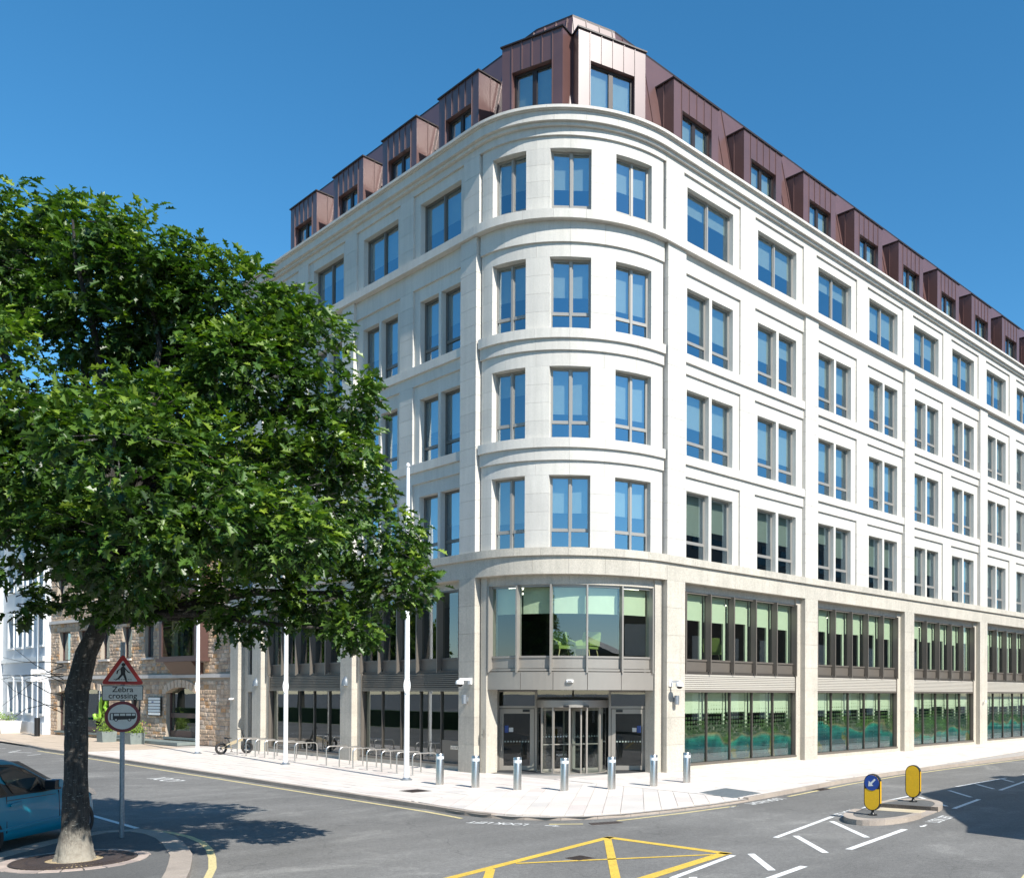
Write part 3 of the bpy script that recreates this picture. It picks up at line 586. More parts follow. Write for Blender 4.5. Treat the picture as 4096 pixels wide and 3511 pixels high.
# ---- roof
OB, OT, ZB, ZT = 1.5, 2.5, 23.75, 28.67
NA = [180, 194, 252, 270]
def line_x(n0, r0, n1, r1):
    a, b = rad(n0), rad(n1); A = np.array([[math.cos(a), math.sin(a)], [math.cos(b), math.sin(b)]]); return np.linalg.solve(A, [r0, r1])
rb, rtp = R-OB, R-OT
pb = [np.array([-rb, 17.95])]+[line_x(NA[i], rb, NA[i+1], rb) for i in range(3)]+[np.array([46., -rb])]
pt = [np.array([-rtp, 17.95])]+[line_x(NA[i], rtp, NA[i+1], rtp) for i in range(3)]+[np.array([46., -rtp])]
slopes = []
for i in range(4):
    me = MB().add([(*pb[i], ZB), (*pb[i+1], ZB), (*pt[i+1], ZT), (*pt[i], ZT)], [(0, 1, 2, 3)])
    slopes.append(obj('roof_slope', me.mesh('roof_metal'), office))
obj('roof_edge', MB().add([(*p*1.0, ZT) for p in pt]+[(*p, ZT+.09) for p in pt], [(j, j+1, j+6, j+5) for j in range(4)]).mesh('roof_dark'), office)
obj('roof_deck', MB().add([(*p, ZT+.06) for p in pt]+[(46, 4, ZT+.06), (4, 4, ZT+.06), (4, 17.95, ZT+.06)], [tuple(range(8))]).mesh('roof_dark'), office)
obj('roof_end_wall', MB().add([(*pb[0], ZB), (*pt[0], ZT), (4, 17.95, ZT), (4, 17.95, ZB)], [(0, 1, 2, 3)]).mesh('roof_metal'), office)
DW, DF, DZ = 2.75, 1.25, 27.40
dorm = [('R', 1.66+4.475*k) for k in range(9)]+[('L', 1.72+4.43*k) for k in range(4)]
def clear_of(F, s): return all(not (d-.05 < s < d+DW+.05) for f, d in dorm if f == F)
# standing seams
for i in range(4):
    na = rad(NA[i]); n = np.array([math.cos(na), math.sin(na)]); t = np.array([-n[1], n[0]])
    s0, s1 = sorted((pb[i]@t, pb[i+1]@t)); u0, u1 = sorted((pt[i]@t, pt[i+1]@t))
    L = s1-s0; k = int(L/.55)
    for j in range(1, k+1):
        s = s0+j*L/(k+.5)
        F = 'L' if i == 0 else 'R' if i == 3 else None
        along = (n*rb+t*s)
        if F == 'R' and not clear_of('R', along[0]): continue
        if F == 'L' and not clear_of('L', along[1]): continue
        f = 1.0
        if s < u0: f = (s-s0)/max(1e-6, u0-s0)
        if s > u1: f = (s1-s)/max(1e-6, s1-u1)
        if f < .1: continue
        a = n*rb+t*s; b = n*(rb+(rtp-rb)*f)+t*s; z1 = ZB+(ZT-ZB)*f
        nn = Vector((n[0]*.97, n[1]*.97, .24))*.04; tt = Vector((t[0], t[1], 0))*.012
        A_, B_ = Vector((*a, ZB)), Vector((*b, z1))
        vs_ = [A_-tt, A_+tt, B_+tt, B_-tt]; vs_ += [v+nn for v in vs_]
        obj('seam', MB().add(vs_, [(3, 2, 1, 0), (4, 5, 6, 7), (0, 1, 5, 4), (1, 2, 6, 5), (2, 3, 7, 6), (3, 0, 4, 7)]).mesh('roof_metal'), office)
# dormers (local: x along, y inward)
W0, W1, WZ0, WZ1 = .46, 2.30, 23.86, 26.35
dm = MB(); dp = 1.75; zb_ = 23.72
dm.box(0, W0, 0, .3, zb_, DZ); dm.box(W1, DW, 0, .3, zb_, DZ); dm.box(W0, W1, 0, .3, WZ1, DZ)
dm.box(0, .06, .3, dp, zb_, DZ); dm.box(DW-.06, DW, .3, dp, zb_, DZ); dm.box(W0, W1, .08, .3, zb_, WZ0); dm.box(0, DW, .3, dp, DZ-.08, DZ-.001)
dmesh = dm.mesh('roof_metal')
hood = MB().box(-.05, DW+.05, -.06, dp, DZ, DZ+.055).mesh('roof_dark')
seamf = MB().box(-.013, .013, -.028, 0, WZ1+.001, DZ).mesh('roof_metal'); seamj = MB().box(-.013, .013, -.028, 0, zb_, DZ).mesh('roof_metal'); seamc = MB().box(0, .028, -.013, .013, zb_, DZ).mesh('roof_metal')
dfr = MB(); ww = W1-W0; hh = WZ1-WZ0
dfr.box(W0, W0+.09, .18, .26, WZ0, WZ1); dfr.box(W1-.09, W1, .18, .26, WZ0, WZ1); dfr.box(W0+.09, W1-.09, .18, .26, WZ1-.09, WZ1); dfr.box(W0+.09, W1-.09, .18, .26, WZ0, WZ0+.09); dfr.box((W0+W1)/2-.09, (W0+W1)/2+.09, .17, .26, WZ0+.09, WZ1-.09)
dfm = dfr.mesh('roof_dark')
dpm = [MB().add([(a, .22, WZ0+.09), (b, .22, WZ0+.09), (b, .22, WZ1-.09), (a, .22, WZ1-.09)], [(0, 1, 2, 3)]).mesh('glass_office') for a, b in ((W0+.09, (W0+W1)/2-.09), ((W0+W1)/2+.09, W1-.09))]
dbl = MB().box(W0, W1, .34, .35, WZ0+.8, WZ1).mesh('blind'); dback = MB().box(.06, DW-.06, dp-.1, dp-.05, zb_, DZ-.1).mesh('inner_wall')
def dormer(loc, rz):
    d = obj('dormer', dmesh, office, loc, rz)
    obj('dormer_hood', hood, d); fr = obj('window_frame', dfm, d)
    for p in dpm: obj('pane', p, d)
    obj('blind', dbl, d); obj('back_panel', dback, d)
    for x in (W0, W0+.46, W0+.92, W0+1.38, W1): obj('seam', seamj if x in (W0, W1) else seamf, d, (x, 0, 0))
    for y in (.55,): obj('seam', seamc, d, (DW, y, 0)); obj('seam', seamc, d, (0, y, 0), math.pi)
for F, s in dorm:
    if F == 'R': dormer((s, -R+DF, 0), 0)
    else: dormer((-R+DF, s+DW, 0), -math.pi/2)
for a, rho, tau in ((195.5, 3.74, .32), (251.5, 3.74, -.25)):
    n = Vector((math.cos(rad(a)), math.sin(rad(a)), 0)); t = Vector((-n.y, n.x, 0)); o = n*rho+t*(tau-DW/2)
    dormer((o.x, o.y, 0), rad(a)+math.pi/2)

# ---- inside: slabs, ceilings, core walls
def slab(z0, z1, name='floor_slab', top='carpet', bot='ceiling'):
    pts = [(-R+.75, 21.58), (-R+.75, 0)]+[((R-.75)*math.cos(rad(a)), (R-.75)*math.sin(rad(a))) for a in range(185, 270, 10)]+[(0, -R+.75), (45.9, -R+.75), (45.9, 2.6), (2.6, 2.6), (2.6, 21.58)]
    n = len(pts); mb = MB()
    mb.add([(x, y, z1) for x, y in pts], [tuple(range(n))], 0); mb.add([(x, y, z0) for x, y in pts], [tuple(range(n-1, -1, -1))], 1)
    mb.add([(x, y, z0) for x, y in pts]+[(x, y, z1) for x, y in pts], [(i, (i+1) % n, n+(i+1) % n, n+i) for i in range(n)], 1)
    return obj(name, mb.mesh([top, bot]), office)
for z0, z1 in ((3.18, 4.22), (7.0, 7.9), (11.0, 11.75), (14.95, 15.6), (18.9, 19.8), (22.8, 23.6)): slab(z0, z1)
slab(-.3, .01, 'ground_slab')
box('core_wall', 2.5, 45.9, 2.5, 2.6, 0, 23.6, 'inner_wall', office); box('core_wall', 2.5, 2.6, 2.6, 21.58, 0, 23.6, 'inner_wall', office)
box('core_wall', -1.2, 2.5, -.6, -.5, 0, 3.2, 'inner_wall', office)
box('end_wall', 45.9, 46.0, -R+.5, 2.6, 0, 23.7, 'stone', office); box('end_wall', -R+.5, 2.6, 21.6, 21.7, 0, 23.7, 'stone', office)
for z in range(1): pass
for k in range(5):
    box('partition', 9*k+.4, 9*k+.6, -R+.8, 2.5, 0.01, 22.8, 'inner_wall', office)
    box('partition', -R+.8, 2.5, 9*k+.4, 9*k+.6, 0.01, 22.8, 'inner_wall', office) if 0 < k < 3 else None
lp = boxm(.6, .6, .02, 'light_panel')
for v in (-2.2, 0, 2.2):
    for d in (.2, 2.0): c = ent(v, d); obj('ceiling_light', lp, office, (c[0], c[1], 6.985), RZ)
for k in range(4):
    for s in (2.5, 5, 7.5): obj('ceiling_light', lp, office, (9*k+s, -R+3.5, 6.985))
# small fittings that are fixed to the building
def lamp_cyl(F, s, z):
    a = fxy(F, s, -.16); o = empty('wall_lamp', (a[0], a[1], z)); 
    obj('shade', MB().lathe((0, 0), [(.085, -.17), (.095, -.16), (.095, .16), (.085, .17)], 20).mesh('galvanised', True), o)
    d = (0, .1) if F == 'R' else (.1, 0); obj('bracket', MB().box(-.05+d[0]*.5, .05+d[0]*.5, -.05+d[1]*.5, .05+d[1]*.5, -.06, .06).box(min(-.04, d[0]-.04), .04+d[0]*1.5, min(-.04, d[1]-.04), .04+d[1]*1.5, -.08, .08).mesh('galvanised'), o); return o
tag(lamp_cyl('R', .42, 2.72), 'grey cylinder wall lamp on granite pilaster right of the entrance', 'lamp')
tag(lamp_cyl('L', .45, 2.72), 'grey cylinder wall lamp on granite pilaster left of the entrance', 'lamp')
def dome_cam(F, s, z, label):
    dx, dy = (0, -1) if F == 'R' else (-1, 0)
    a = fxy(F, s, 0); o = empty('security_camera', (a[0], a[1], z))
    def bb(nm, d0, d1, w, z0, z1): 
        x0, x1 = (dx*d0, dx*d1) if dx else (-w, w); y0, y1 = (dy*d0, dy*d1) if dy else (-w, w)
        return obj(nm, MB().box(min(x0, x1), max(x0, x1), min(y0, y1), max(y0, y1), z0, z1).mesh('white_gloss'), o)
    bb('wall_plate', 0, .06, .09, -.12, .12); bb('arm', .06, .5, .035, .02, .10)
    c = (dx*.48, dy*.48); obj('housing', MB().lathe(c, [(.06, .04), (.13, .01), (.15, -.06), (.145, -.12)], 20).mesh('white_gloss', True), o)
    obj('lens_dome', MB().lathe(c, [(.11, -.12), (.10, -.17), (.06, -.205), (.01, -.215)], 16).mesh('black_plastic', True), o)
    return tag(o, label, 'camera')
dome_cam('R', .22, 3.35, 'white dome security camera on pilaster right of the entrance'); dome_cam('L', .28, 3.4, 'white dome security camera on pilaster left of the entrance')
def hood_lamp(s, label):
    o = empty('wall_light', (-R, s, 3.25)); n = 14; mb = MB(); prof = [(0, .42), (.08, .37), (.15, .24), (.19, .08), (.195, 0)]
    o_ = len(mb.v)
    for r, z in prof:
        for k in range(n+1): a = math.pi/2+math.pi*k/n; mb.v.append((r*math.cos(a), r*.9*math.sin(a), z))
    for i in range(len(prof)-1):
        for k in range(n): b = i*(n+1)+k; mb.f.append((b, b+1, b+n+2, b+n+1)); mb.mi.append(0)
    obj('hood', mb.mesh('lamp_grey', True), o); obj('lens', MB().box(-.15, -.01, -.13, .13, .01, .03).mesh('sign_white'), o)
    return tag(o, label, 'lamp')
hood_lamp(9.55, 'grey half-dome wall light on the second pilaster left of the entrance'); hood_lamp(18.55, 'grey half-dome wall light on the farthest pilaster beside the side door')
a = rad(225.5); c = ((R-.27)*math.cos(a), (R-.27)*math.sin(a))
o = empty('security_camera', (c[0], c[1], 3.40), a); obj('housing', MB().box(-.02, .09, -.12, .12, -.05, .05).box(.09, .12, -.09, .09, -.04, .04).mesh('white_gloss'), o); obj('lens_dome', MB().box(.115, .125, -.07, .07, -.03, .0).mesh('black_plastic'), o); tag(o, 'small white sensor on the bronze fascia above the revolving door', 'camera')
o = empty('security_camera', (-R, 21.3, 2.55)); obj('housing', MB().lathe((-.12, 0), [(.02, .09), (.11, .05), (.12, 0), (.06, -.02)], 14).box(-.1, 0, -.03, .03, .02, .08).mesh('white_gloss', True), o); tag(o, 'small white camera on the end pier next to the brick building', 'camera')
o = empty('security_camera', (27.5, -R, 2.55)); obj('housing', MB().tube([(0, -.1, 0), (-.12, -.22, -.02)], .05, 12).tube([(0, 0, 0), (0, -.1, 0)], .025, 8).mesh('white_gloss', True), o); tag(o, 'small white bullet camera on the granite pilaster at far right', 'camera')
lb = empty('letter_box', (-R+.36, 1.85, .85)); obj('face_plate', MB().box(0, .04, -.25, .25, -.07, .07).mesh('steel'), lb); obj('flap', MB().box(-.012, 0, -.2, .2, -.04, .04).mesh('chrome'), lb); tag(lb, 'steel letter slot in the bronze panel left of the entrance', 'letter box')
o = empty('entry_panel', (-R*math.cos(rad(4.2))+.18, -.22, 1.45), 0); obj('plate', MB().box(-.03, 0, -.05, .05, -.14, .14).mesh('steel'), o); obj('button', MB().box(-.04, -.03, -.02, .02, -.05, -.01).mesh('black_plastic'), o); tag(o, 'slim steel intercom plate on the left jamb of the entrance', 'intercom')
# armchairs behind the bow glazing
def armchair(loc, rz, label):
    o = empty('armchair', loc, rz); s = MB()
    obj('seat', MB().box(-.34, .34, -.30, .32, .36, .48).mesh('green_fabric'), o)
    obj('backrest', MB().extr([(.22, .45), (.36, .45), (.50, 1.0), (.40, 1.02)], -.36, .36, 'x').mesh('green_fabric'), o)
    for q in (-1, 1):
        obj('armrest', MB().extr([(-.32, .48), (.34, .48), (.44, .80), (-.30, .60)], q*.33-.05, q*.33+.05, 'x').mesh('green_fabric'), o)
        for y in (-.26, .28): obj('leg', MB().tube([(q*.28, y, .37), (q*.36, y*1.15, 0)], [.025, .015], 8).mesh('pale_wood'), o)
    return tag(o, label, 'chair')
for v, rz, l in ((-.25, .5, 'green upholstered armchair left of the pair behind the bow window'), (.55, -.5, 'green upholstered armchair right of the pair behind the bow window')):
    c = ent(v, 3.75); armchair((c[0], c[1], 4.23), RZ+rz, l)
armchair((4.4, -3.6, 4.23), 2.0, 'green armchair behind the first finned window right of the bow')
# ------------------------------------------------------------------ ground, roads, pavement
RZD = -.11
struct(obj('ground', MB().add([(-900, -900, -.16), (900, -900, -.16), (900, 900, -.16), (-900, 900, -.16)], [(0, 1, 2, 3)]).mesh('tarmac_path')))
struct(obj('road', MB().add([(-90, -90, RZD), (90, -90, RZD), (90, 110, RZD), (-90, 110, RZD)], [(0, 1, 2, 3)]).mesh('asphalt')))
KERB = [(-10.5, 80), (-10.9, 41), (-11.7, 28), (-11.6, 21), (-11.6, -7.6), (-11.66, -8.7), (-11.58, -9.6), (-11.3, -10.5), (-10.8, -11.25), (-10.1, -11.8), (-9.1, -12.15), (-7.6, -12.35), (-6.0, -12.42), (-4.6, -12.36), (-2.0, -12.0), (2.0, -11.4), (6.0, -11.05), (10, -10.9), (80, -10.9)]
def walk(pts, step):
    """resample a polyline at even steps -> list of (p, tangent)"""
    P_ = [np.array(p, float) for p in pts]; seg = [np.linalg.norm(P_[i+1]-P_[i]) for i in range(len(P_)-1)]; cum = np.concatenate([[0], np.cumsum(seg)])
    n = max(2, int(round(cum[-1]/step))+1); res = []
    for d in np.linspace(0, cum[-1], n):
        i = min(np.searchsorted(cum, d, 'right')-1, len(seg)-1); t = (d-cum[i])/seg[i]; res.append((P_[i]*(1-t)+P_[i+1]*t, (P_[i+1]-P_[i])/seg[i]))
    return res
def offs(pts, d):
    """offset polyline to its right by d"""
    P_ = [np.array(p, float) for p in pts]; o = []
    for i in range(len(P_)):
        t = P_[min(i+1, len(P_)-1)]-P_[max(i-1, 0)]; t = t/np.linalg.norm(t); o.append(P_[i]+np.array([t[1], -t[0]])*d)
    return o
def strip(name, pts, wdt, z, mat, parent=None):
    l, r = offs(pts, -wdt/2), offs(pts, wdt/2); n = len(pts)
    return obj(name, MB().add([(*p, z) for p in l]+[(*p, z) for p in r], [(n+i, n+i+1, i+1, i) for i in range(n-1)]).mesh(mat), parent)
pave = struct(obj('pavement', MB().add([(*p, -.035) for p in KERB]+[(60, 5, -.035), (0, 5, -.035), (0, 80, -.035)], [tuple(range(len(KERB)+3))]).mesh('paving_base')))
# kerb stones (inside edge of the polyline is the pavement: to the left when walking towards the corner and on)
kst = walk(KERB, .92); near_k = []
inner = offs([p for p, t in kst], -.17)
for i in range(len(kst)-1):
    a, b, c, d = kst[i][0], kst[i+1][0], inner[i+1], inner[i]
    if np.hypot(*(a-np.array([-25, -29]))) > 75: continue
    g = (b-a)*.006
    drop = -.055 if (a[0] < -4.6 and a[1] < -9) else 0.0
    m_ = MB().prism([tuple(a+g), tuple(b-g), tuple(c-g), tuple(d+g)], -.14, .004+drop)
    near_k.append((np.hypot(*(a-np.array([-25, -29]))), m_))
near_k.sort(key=lambda q: q[0]); far = MB()
for i, (d, m_) in enumerate(near_k):
    if i < 120: obj('kerb_stone', m_.mesh('kerb_stone'), pave)
    else: far.add(m_.v, m_.f)
struct(obj('kerb_run', far.mesh('kerb_stone'), pave), 'stuff')
# paving slabs
def clip(poly, zone):
    out = poly
    for i in range(len(zone)):
        a, b = zone[i], zone[(i+1) % len(zone)]; e = (b[0]-a[0], b[1]-a[1]); inp, out = out, []
        for j in range(len(inp)):
            p, q = inp[j], inp[(j+1) % len(inp)]
            dp = e[0]*(p[1]-a[1])-e[1]*(p[0]-a[0]); dq = e[0]*(q[1]-a[1])-e[1]*(q[0]-a[0])
            if dp >= 0: out.append(p)
            if (dp >= 0) != (dq >= 0): t = dp/(dp-dq); out.append((p[0]+(q[0]-p[0])*t, p[1]+(q[1]-p[1])*t))
        if len(out) < 3: return []
    return out
def area(p): return abs(sum(p[i][0]*p[(i+1) % len(p)][1]-p[(i+1) % len(p)][0]*p[i][1] for i in range(len(p))))/2
slabs = []
def lay(zone, ang, wr, lr, mats):
    ca, sa = math.cos(ang), math.sin(ang); loc = [(x*ca+y*sa, -x*sa+y*ca) for x, y in zone]
    u0, u1 = min(p[0] for p in loc), max(p[0] for p in loc); v0, v1 = min(p[1] for p in loc), max(p[1] for p in loc); v = v0
    while v < v1:
        h = random.choice(wr); u = u0-random.random()*lr[1]
        while u < u1:
            l = random.uniform(*lr); g = .006
            q = [(u+g, v+g), (u+l-g, v+g), (u+l-g, v+h-g), (u+g, v+h-g)]; q = [(x*ca-y*sa, x*sa+y*ca) for x, y in q]
            c = clip(q, zone)
            if c and area(c) > .02: slabs.append((c, random.choice(mats)))
            u += l
        v += h
kin = [tuple(p) for p in offs(KERB, -.19)]
mm3 = ['paving', 'paving', 'paving', 'paving_pink', 'paving_grey', 'paving']
lay([(-11.41, 23.5), (-11.41, -6.0), (-4.6, -6.0), (-4.6, 23.5)], math.pi/2, (.45, .45, .6), (.6, 1.2), mm3)
cz = [(-11.41, -6.0)]+[p for p in kin[4:15] if p[1] < -6.5]+[(-2.0, -11.8), (-2.0, -2.0), (-4.6, -2.0), (-4.6, -6.0)]
cz = [(-11.41, -6.0)]+[p for p in kin[4:14] if p[1] < -6.5 and p[0] < -4]+[(-4.5, -6.0)]
lay(cz, rad(-45+90), (.45, .6), (.7, 1.3), mm3)
lay([(-4.5, -12.15), (1.6, -11.26), (1.6, -3.9), (-4.5, -3.9)], 0, (.45, .45, .6), (.6, 1.2), mm3)
lay([(1.6, -11.26), (6.0, -10.84), (60, -10.7), (60, -4.6), (1.6, -4.6)], 0, (.45, .45, .6), (.6, 1.2), mm3)
lay([(-11.45, 70), (-11.45, 23.5), (-5, 23.5), (-6.5, 46), (-6.5, 70)], math.pi/2, (.6, .9), (.6, 1.2), ['paving_old'])
eye = np.array([-25.4, -28.86])
slabs.sort(key=lambda s: -area(s[0])/max(1, np.hypot(*(np.mean(s[0], axis=0)-eye)))**3)
rest = MB(); names = ['paving', 'paving_pink', 'paving_grey', 'paving_old']
for i, (c, mt) in enumerate(slabs):
    cen = np.mean(c, axis=0); z = random.uniform(-.002, .003)
    if i < 300: obj('paving_slab', MB().prism([(x-cen[0], y-cen[1]) for x, y in c], -.05, 0).mesh(mt), pave, (cen[0], cen[1], z))
    else: rest.prism(c, -.03, z, names.index(mt))
struct(obj('paving_field', rest.mesh(names), pave), 'stuff')
# covers set into the pavement
def cover(name, pts, z, mat, label, cat, grid=True):
    o = empty(name, (*np.mean(pts, axis=0), z)); c = np.mean(pts, axis=0)
    obj('lid', MB().prism([(p[0]-c[0], p[1]-c[1]) for p in pts], -.02, .004).mesh(mat), o)
    if grid:
        P_ = [np.array(p)-c for p in pts]
        for t in np.linspace(.12, .88, 7):
            a, b = P_[0]*(1-t)+P_[1]*t, P_[3]*(1-t)+P_[2]*t; dd = (b-a)/np.linalg.norm(b-a); n = np.array([dd[1], -dd[0]])*.012; a = a+dd*.04; b = b-dd*.04
            obj('rib', MB().prism([tuple(a+n), tuple(b+n), tuple(b-n), tuple(a-n)][::-1], .0, .010).mesh(mat), o)
    return tag(o, label, cat)
cover('tactile_plate', [(-4.3, -10.4), (-2.7, -10.15), (-3.1, -11.85), (-4.75, -12.1)][::-1], .002, 'galvanised', 'grey tactile plate in the pale paving by the dropped kerb on the right', 'plate')
cover('manhole_cover', [(-10.2, -3.5), (-9.55, -3.5), (-9.55, -4.25), (-10.2, -4.25)][::-1], .002, 'cast_iron', 'dark iron manhole cover in the pale pavement left of the bollards', 'manhole')
cover('manhole_cover', [(-13.88, -15.45), (-13.5, -15.45), (-13.5, -15.85), (-13.88, -15.85)][::-1], RZD+.004, 'cast_iron', 'iron manhole cover inside the yellow box junction', 'manhole')
cover('drain_grate', [(-10.45, -12.3), (-9.75, -12.55), (-9.85, -12.85), (-10.6, -12.6)][::-1], RZD+.004, 'cast_iron', 'iron gully grate against the kerb at the corner', 'drain')
cover('drain_grate', [(-.45, -11.85), (.3, -11.75), (.3, -12.1), (-.45, -12.2)][::-1], RZD+.004, 'cast_iron', 'iron gully grate by the kerb near the traffic island', 'drain')
# road markings: every painted line its own piece of the road
marks = struct(empty('road_markings'), 'structure'); ZM = RZD+.005
def mk(pts, wdt=.12, mat='paint_white', nm='painted_line', z=ZM): return strip(nm, pts, wdt, z, mat, marks)
yl = offs(KERB, .30)
yl = [tuple(p) for p in yl]
mk(yl[2:6]+[(-12.02, -9.4)], .11, 'paint_cream'); mk([(-11.2, -11.75), (-10.62, -12.3)], .11, 'paint_cream'); mk([(-9.7, -12.5), (-7.6, -12.68), (-5.35, -12.72)], .11, 'paint_cream'); mk([(-2.5, -12.4), (2.0, -11.72), (6, -11.36), (10, -11.22), (70, -11.22)], .11, 'paint_cream')
# box junction
Y = lambda p, wd=.20, z=ZM: mk(p, wd, 'paint_yellow', 'yellow_box_line', z)
Y([(-20.5, -16.55), (-11.55, -14.22)]); Y([(-11.62, -14.15), (-11.42, -17.42)]); Y([(-11.38, -17.3), (-16.5, -18.35), (-20, -19.1)], .24)
Y([(-11.8, -14.4), (-16.2, -19.4)], .16, ZM+.002); Y([(-14.85, -15.22), (-11.7, -17.25)], .10, ZM+.002); Y([(-15.5, -15.35), (-19, -19.6)], .16, ZM+.002)
for a, b, wd in [((-13.9, -18.21), (-11.5, -17.58), .13), ((-9.19, -16.87), (-5.45, -15.88), .13), ((-9.41, -18.84), (-6.15, -18.3), .15), ((-14.2, -19.65), (-11.5, -19.22), .15),
                 ((-11.13, -17.72), (-12.21, -19.03), .14), ((-8.67, -17.03), (-10.05, -18.72), .14), ((-6.18, -16.33), (-7.81, -18.3), .14), ((-13.6, -18.4), (-14.6, -19.6), .14),
                 ((-2.6, -15.2), (.9, -14.95), .11), ((.15, -15.3), (-1.45, -17.0), .12), ((2.5, -15.12), (1.15, -16.5), .12), ((-1.8, -17.38), (.78, -16.92), .13), ((3.79, -14.74), (8.12, -14.62), .11),
                 ((5.05, -14.88), (3.95, -15.98), .12), ((3.71, -16.29), (9.5, -15.3), .13), ((7.5, -14.75), (6.7, -15.5), .12), ((10, -14.5), (16, -14.3), .11), ((11, -15.2), (16, -14.9), .11),
                 ((-17.98, -1.2), (-17.98, -5.5), .12), ((-13.3, 24.2), (-12.6, 24.9), .1), ((-12.6, 26.5), (-13.3, 27.6), .1), ((-13.3, 27.6), (-12.5, 29), .1), ((-14.5, 31), (-12.6, 31.4), .12), ((-15.5, 38), (-12.6, 38.4), .25)]:
    mk([a, b], wd)
def road_text(s, cx, cy, ang, size, xs=1.0, arrow=None, col_='paint_white'):
    o = obj('painted_word', text_mesh(s, size, col_, 0, xs, .006), marks, (cx, cy, ZM), ang)
    if arrow:
        a = size*.9; k = arrow
        d = (len(s)*.36*size*xs+a*.6)*k
        m_ = MB().add([(0, -.03, 0), (a*.6, -.03, 0), (a*.6, .03, 0), (0, .03, 0)], [(0, 1, 2, 3)]).add([(a*.6, -.09, 0), (a, 0, 0), (a*.6, .09, 0)], [(0, 1, 2)])
        q = obj('painted_arrow', m_.mesh(col_), marks, (cx+math.cos(ang)*d, cy+math.sin(ang)*d, ZM), ang+(0 if k > 0 else math.pi))
a_ = math.atan2(-9.95+11.77, -12.2+11.33)
road_text('LOOK LEFT', -11.92, -10.75, math.atan2(1.82, -.87), .42, .72, -1)
road_text('LOOK RIGHT', -3.95, -12.62, math.pi+.09, .50, .62, 1)
road_text('LOOK LEFT', -4.0, -18.12, .17, .5, .55, -1); road_text('LOOK LEFT', -4.6, -15.72, math.pi+.17, .5, .55, -1)
for p_, s_, sz in [((-13.2, 6.6), 'LOOK', .9), ((-19.35, -4.1), 'P', .8)]: road_text(s_, p_[0], p_[1], math.pi/2, sz, .8)
# tree islet at lower left
OUT = [(-22.6, -9.6), (-20.2, -7.0), (-19.2, -6.25), (-18.6, -6.1), (-18.15, -6.55), (-18.03, -7.4), (-18.12, -8.3), (-18.29, -9.13), (-18.66, -10.55), (-19.15, -11.84), (-19.6, -12.87), (-20.6, -14.6), (-23, -17.5), (-30, -21)]
isl = struct(obj('islet_pavement', MB().prism([tuple(p) for p in offs(OUT, .1)]+[(-40, -21), (-40, -9.6)], -.14, -.002).mesh('tarmac_path')))
ks = walk(OUT, .85); ii = offs([p for p, t in ks], .36)
for i in range(len(ks)-1):
    a, b, c, d = ks[i][0], ks[i+1][0], ii[i+1], ii[i]; g = (b-a)*.008
    obj('kerb_stone', MB().prism([tuple(d+g), tuple(c-g), tuple(b-g), tuple(a+g)], -.14, .006).mesh('kerb_stone'), isl)
mk([(-18.6, -5.75), (-18.0, -5.85), (-17.72, -6.6), (-17.66, -7.6), (-17.76, -8.6), (-18.0, -9.6), (-18.35, -10.65), (-18.75, -11.7), (-19.25, -12.75), (-20.2, -14.4)], .13, 'paint_cream')
strip('painted_line', [(-10.5, -22.75), (-8, -22.1), (40, -19.6)], .12, ZM, 'paint_cream', marks)
opp = struct(obj('far_pavement', MB().prism([(-30, -27), (60, -27), (60, -19.9), (-8, -22.5), (-30, -28)], -.14, 0).mesh('paving_base')))
# tree grate with gravel and a ring of setts
TC = (-20.33, -9.75)
gt = empty('tree_grate', (*TC, 0)); tag(gt, 'round rusty iron tree grate with radial slots at the oak foot', 'grate')
gr_ = MB()
for k in range(72):
    a = 2*math.pi*k/72
    gr_.box(.46, .93, -.019, .019, .004, .022, 0, Matrix.Rotation(a, 4, 'Z'))
obj('bars', gr_.mesh('cast_iron'), gt)
for r in (.46, .70, .93): obj('ring', MB().arc(0, 359.99, r-.02, r+.02, .003, .024, 6).mesh('cast_iron'), gt)
gv = struct(obj('gravel', MB().arc(0, 359.99, .05, .95, -.01, .009, 8).mesh('gravel')), 'stuff', 'pale gravel under the tree grate')
gv.location = (*TC, 0); gv['category'] = 'gravel'
se = struct(empty('sett_ring', (*TC, 0)), 'structure')
for k in range(22):
    a = 360/22*k; obj('sett', MB().arc(a+.6, a+360/22-.6, .97, 1.14+random.uniform(0, .05), -.03, .006+random.uniform(0, .006), 5).mesh('sett'), se)

# ------------------------------------------------------------------ traffic island with two illuminated bollards
isd = struct(empty('traffic_island', (-5.3, -17.0, 0), rad(11)))
def dshape(cx, r, L, flip):
    pts = [(0, -r)]+[(-L*math.cos(rad(t)), r*math.sin(rad(t))) for t in range(-85, 90, 10)]+[(0, r)]
    if flip: pts = [(-x, y) for x, y in pts][::-1]
    return [(cx+x, y) for x, y in pts][::-1]
for cx, fl in ((.95, False), (2.42, True)):
    pts = dshape(cx, .88, 2.0 if not fl else 1.75, fl)
    top = [(cx+(x-cx)*.80, y*.78) for x, y in pts]
    n = len(pts); nk = 6
    obj('island_top', MB().prism(top, -.1, .012).mesh('tarmac_path'), isd)
    for j in range(nk):
        i0, i1 = round(j*(n-1)/nk), round((j+1)*(n-1)/nk); mb = MB()
        o_ = [pts[i] for i in range(i0, i1+1)]; q_ = [top[i] for i in range(i0, i1+1)]
        obj('kerb_stone', mb.prism(o_+q_[::-1], -.14, .02).mesh('kerb_stone'), isd)
    a, b = pts[0], pts[-1]; obj('kerb_stone', MB().prism([pts[-1], pts[0], top[0], top[-1]], -.14, .02).mesh('kerb_stone'), isd)
obj('crossing_ramp', MB().box(.95, 2.42, -.86, .86, -.14, -.085).mesh('kerb_stone'), isd)
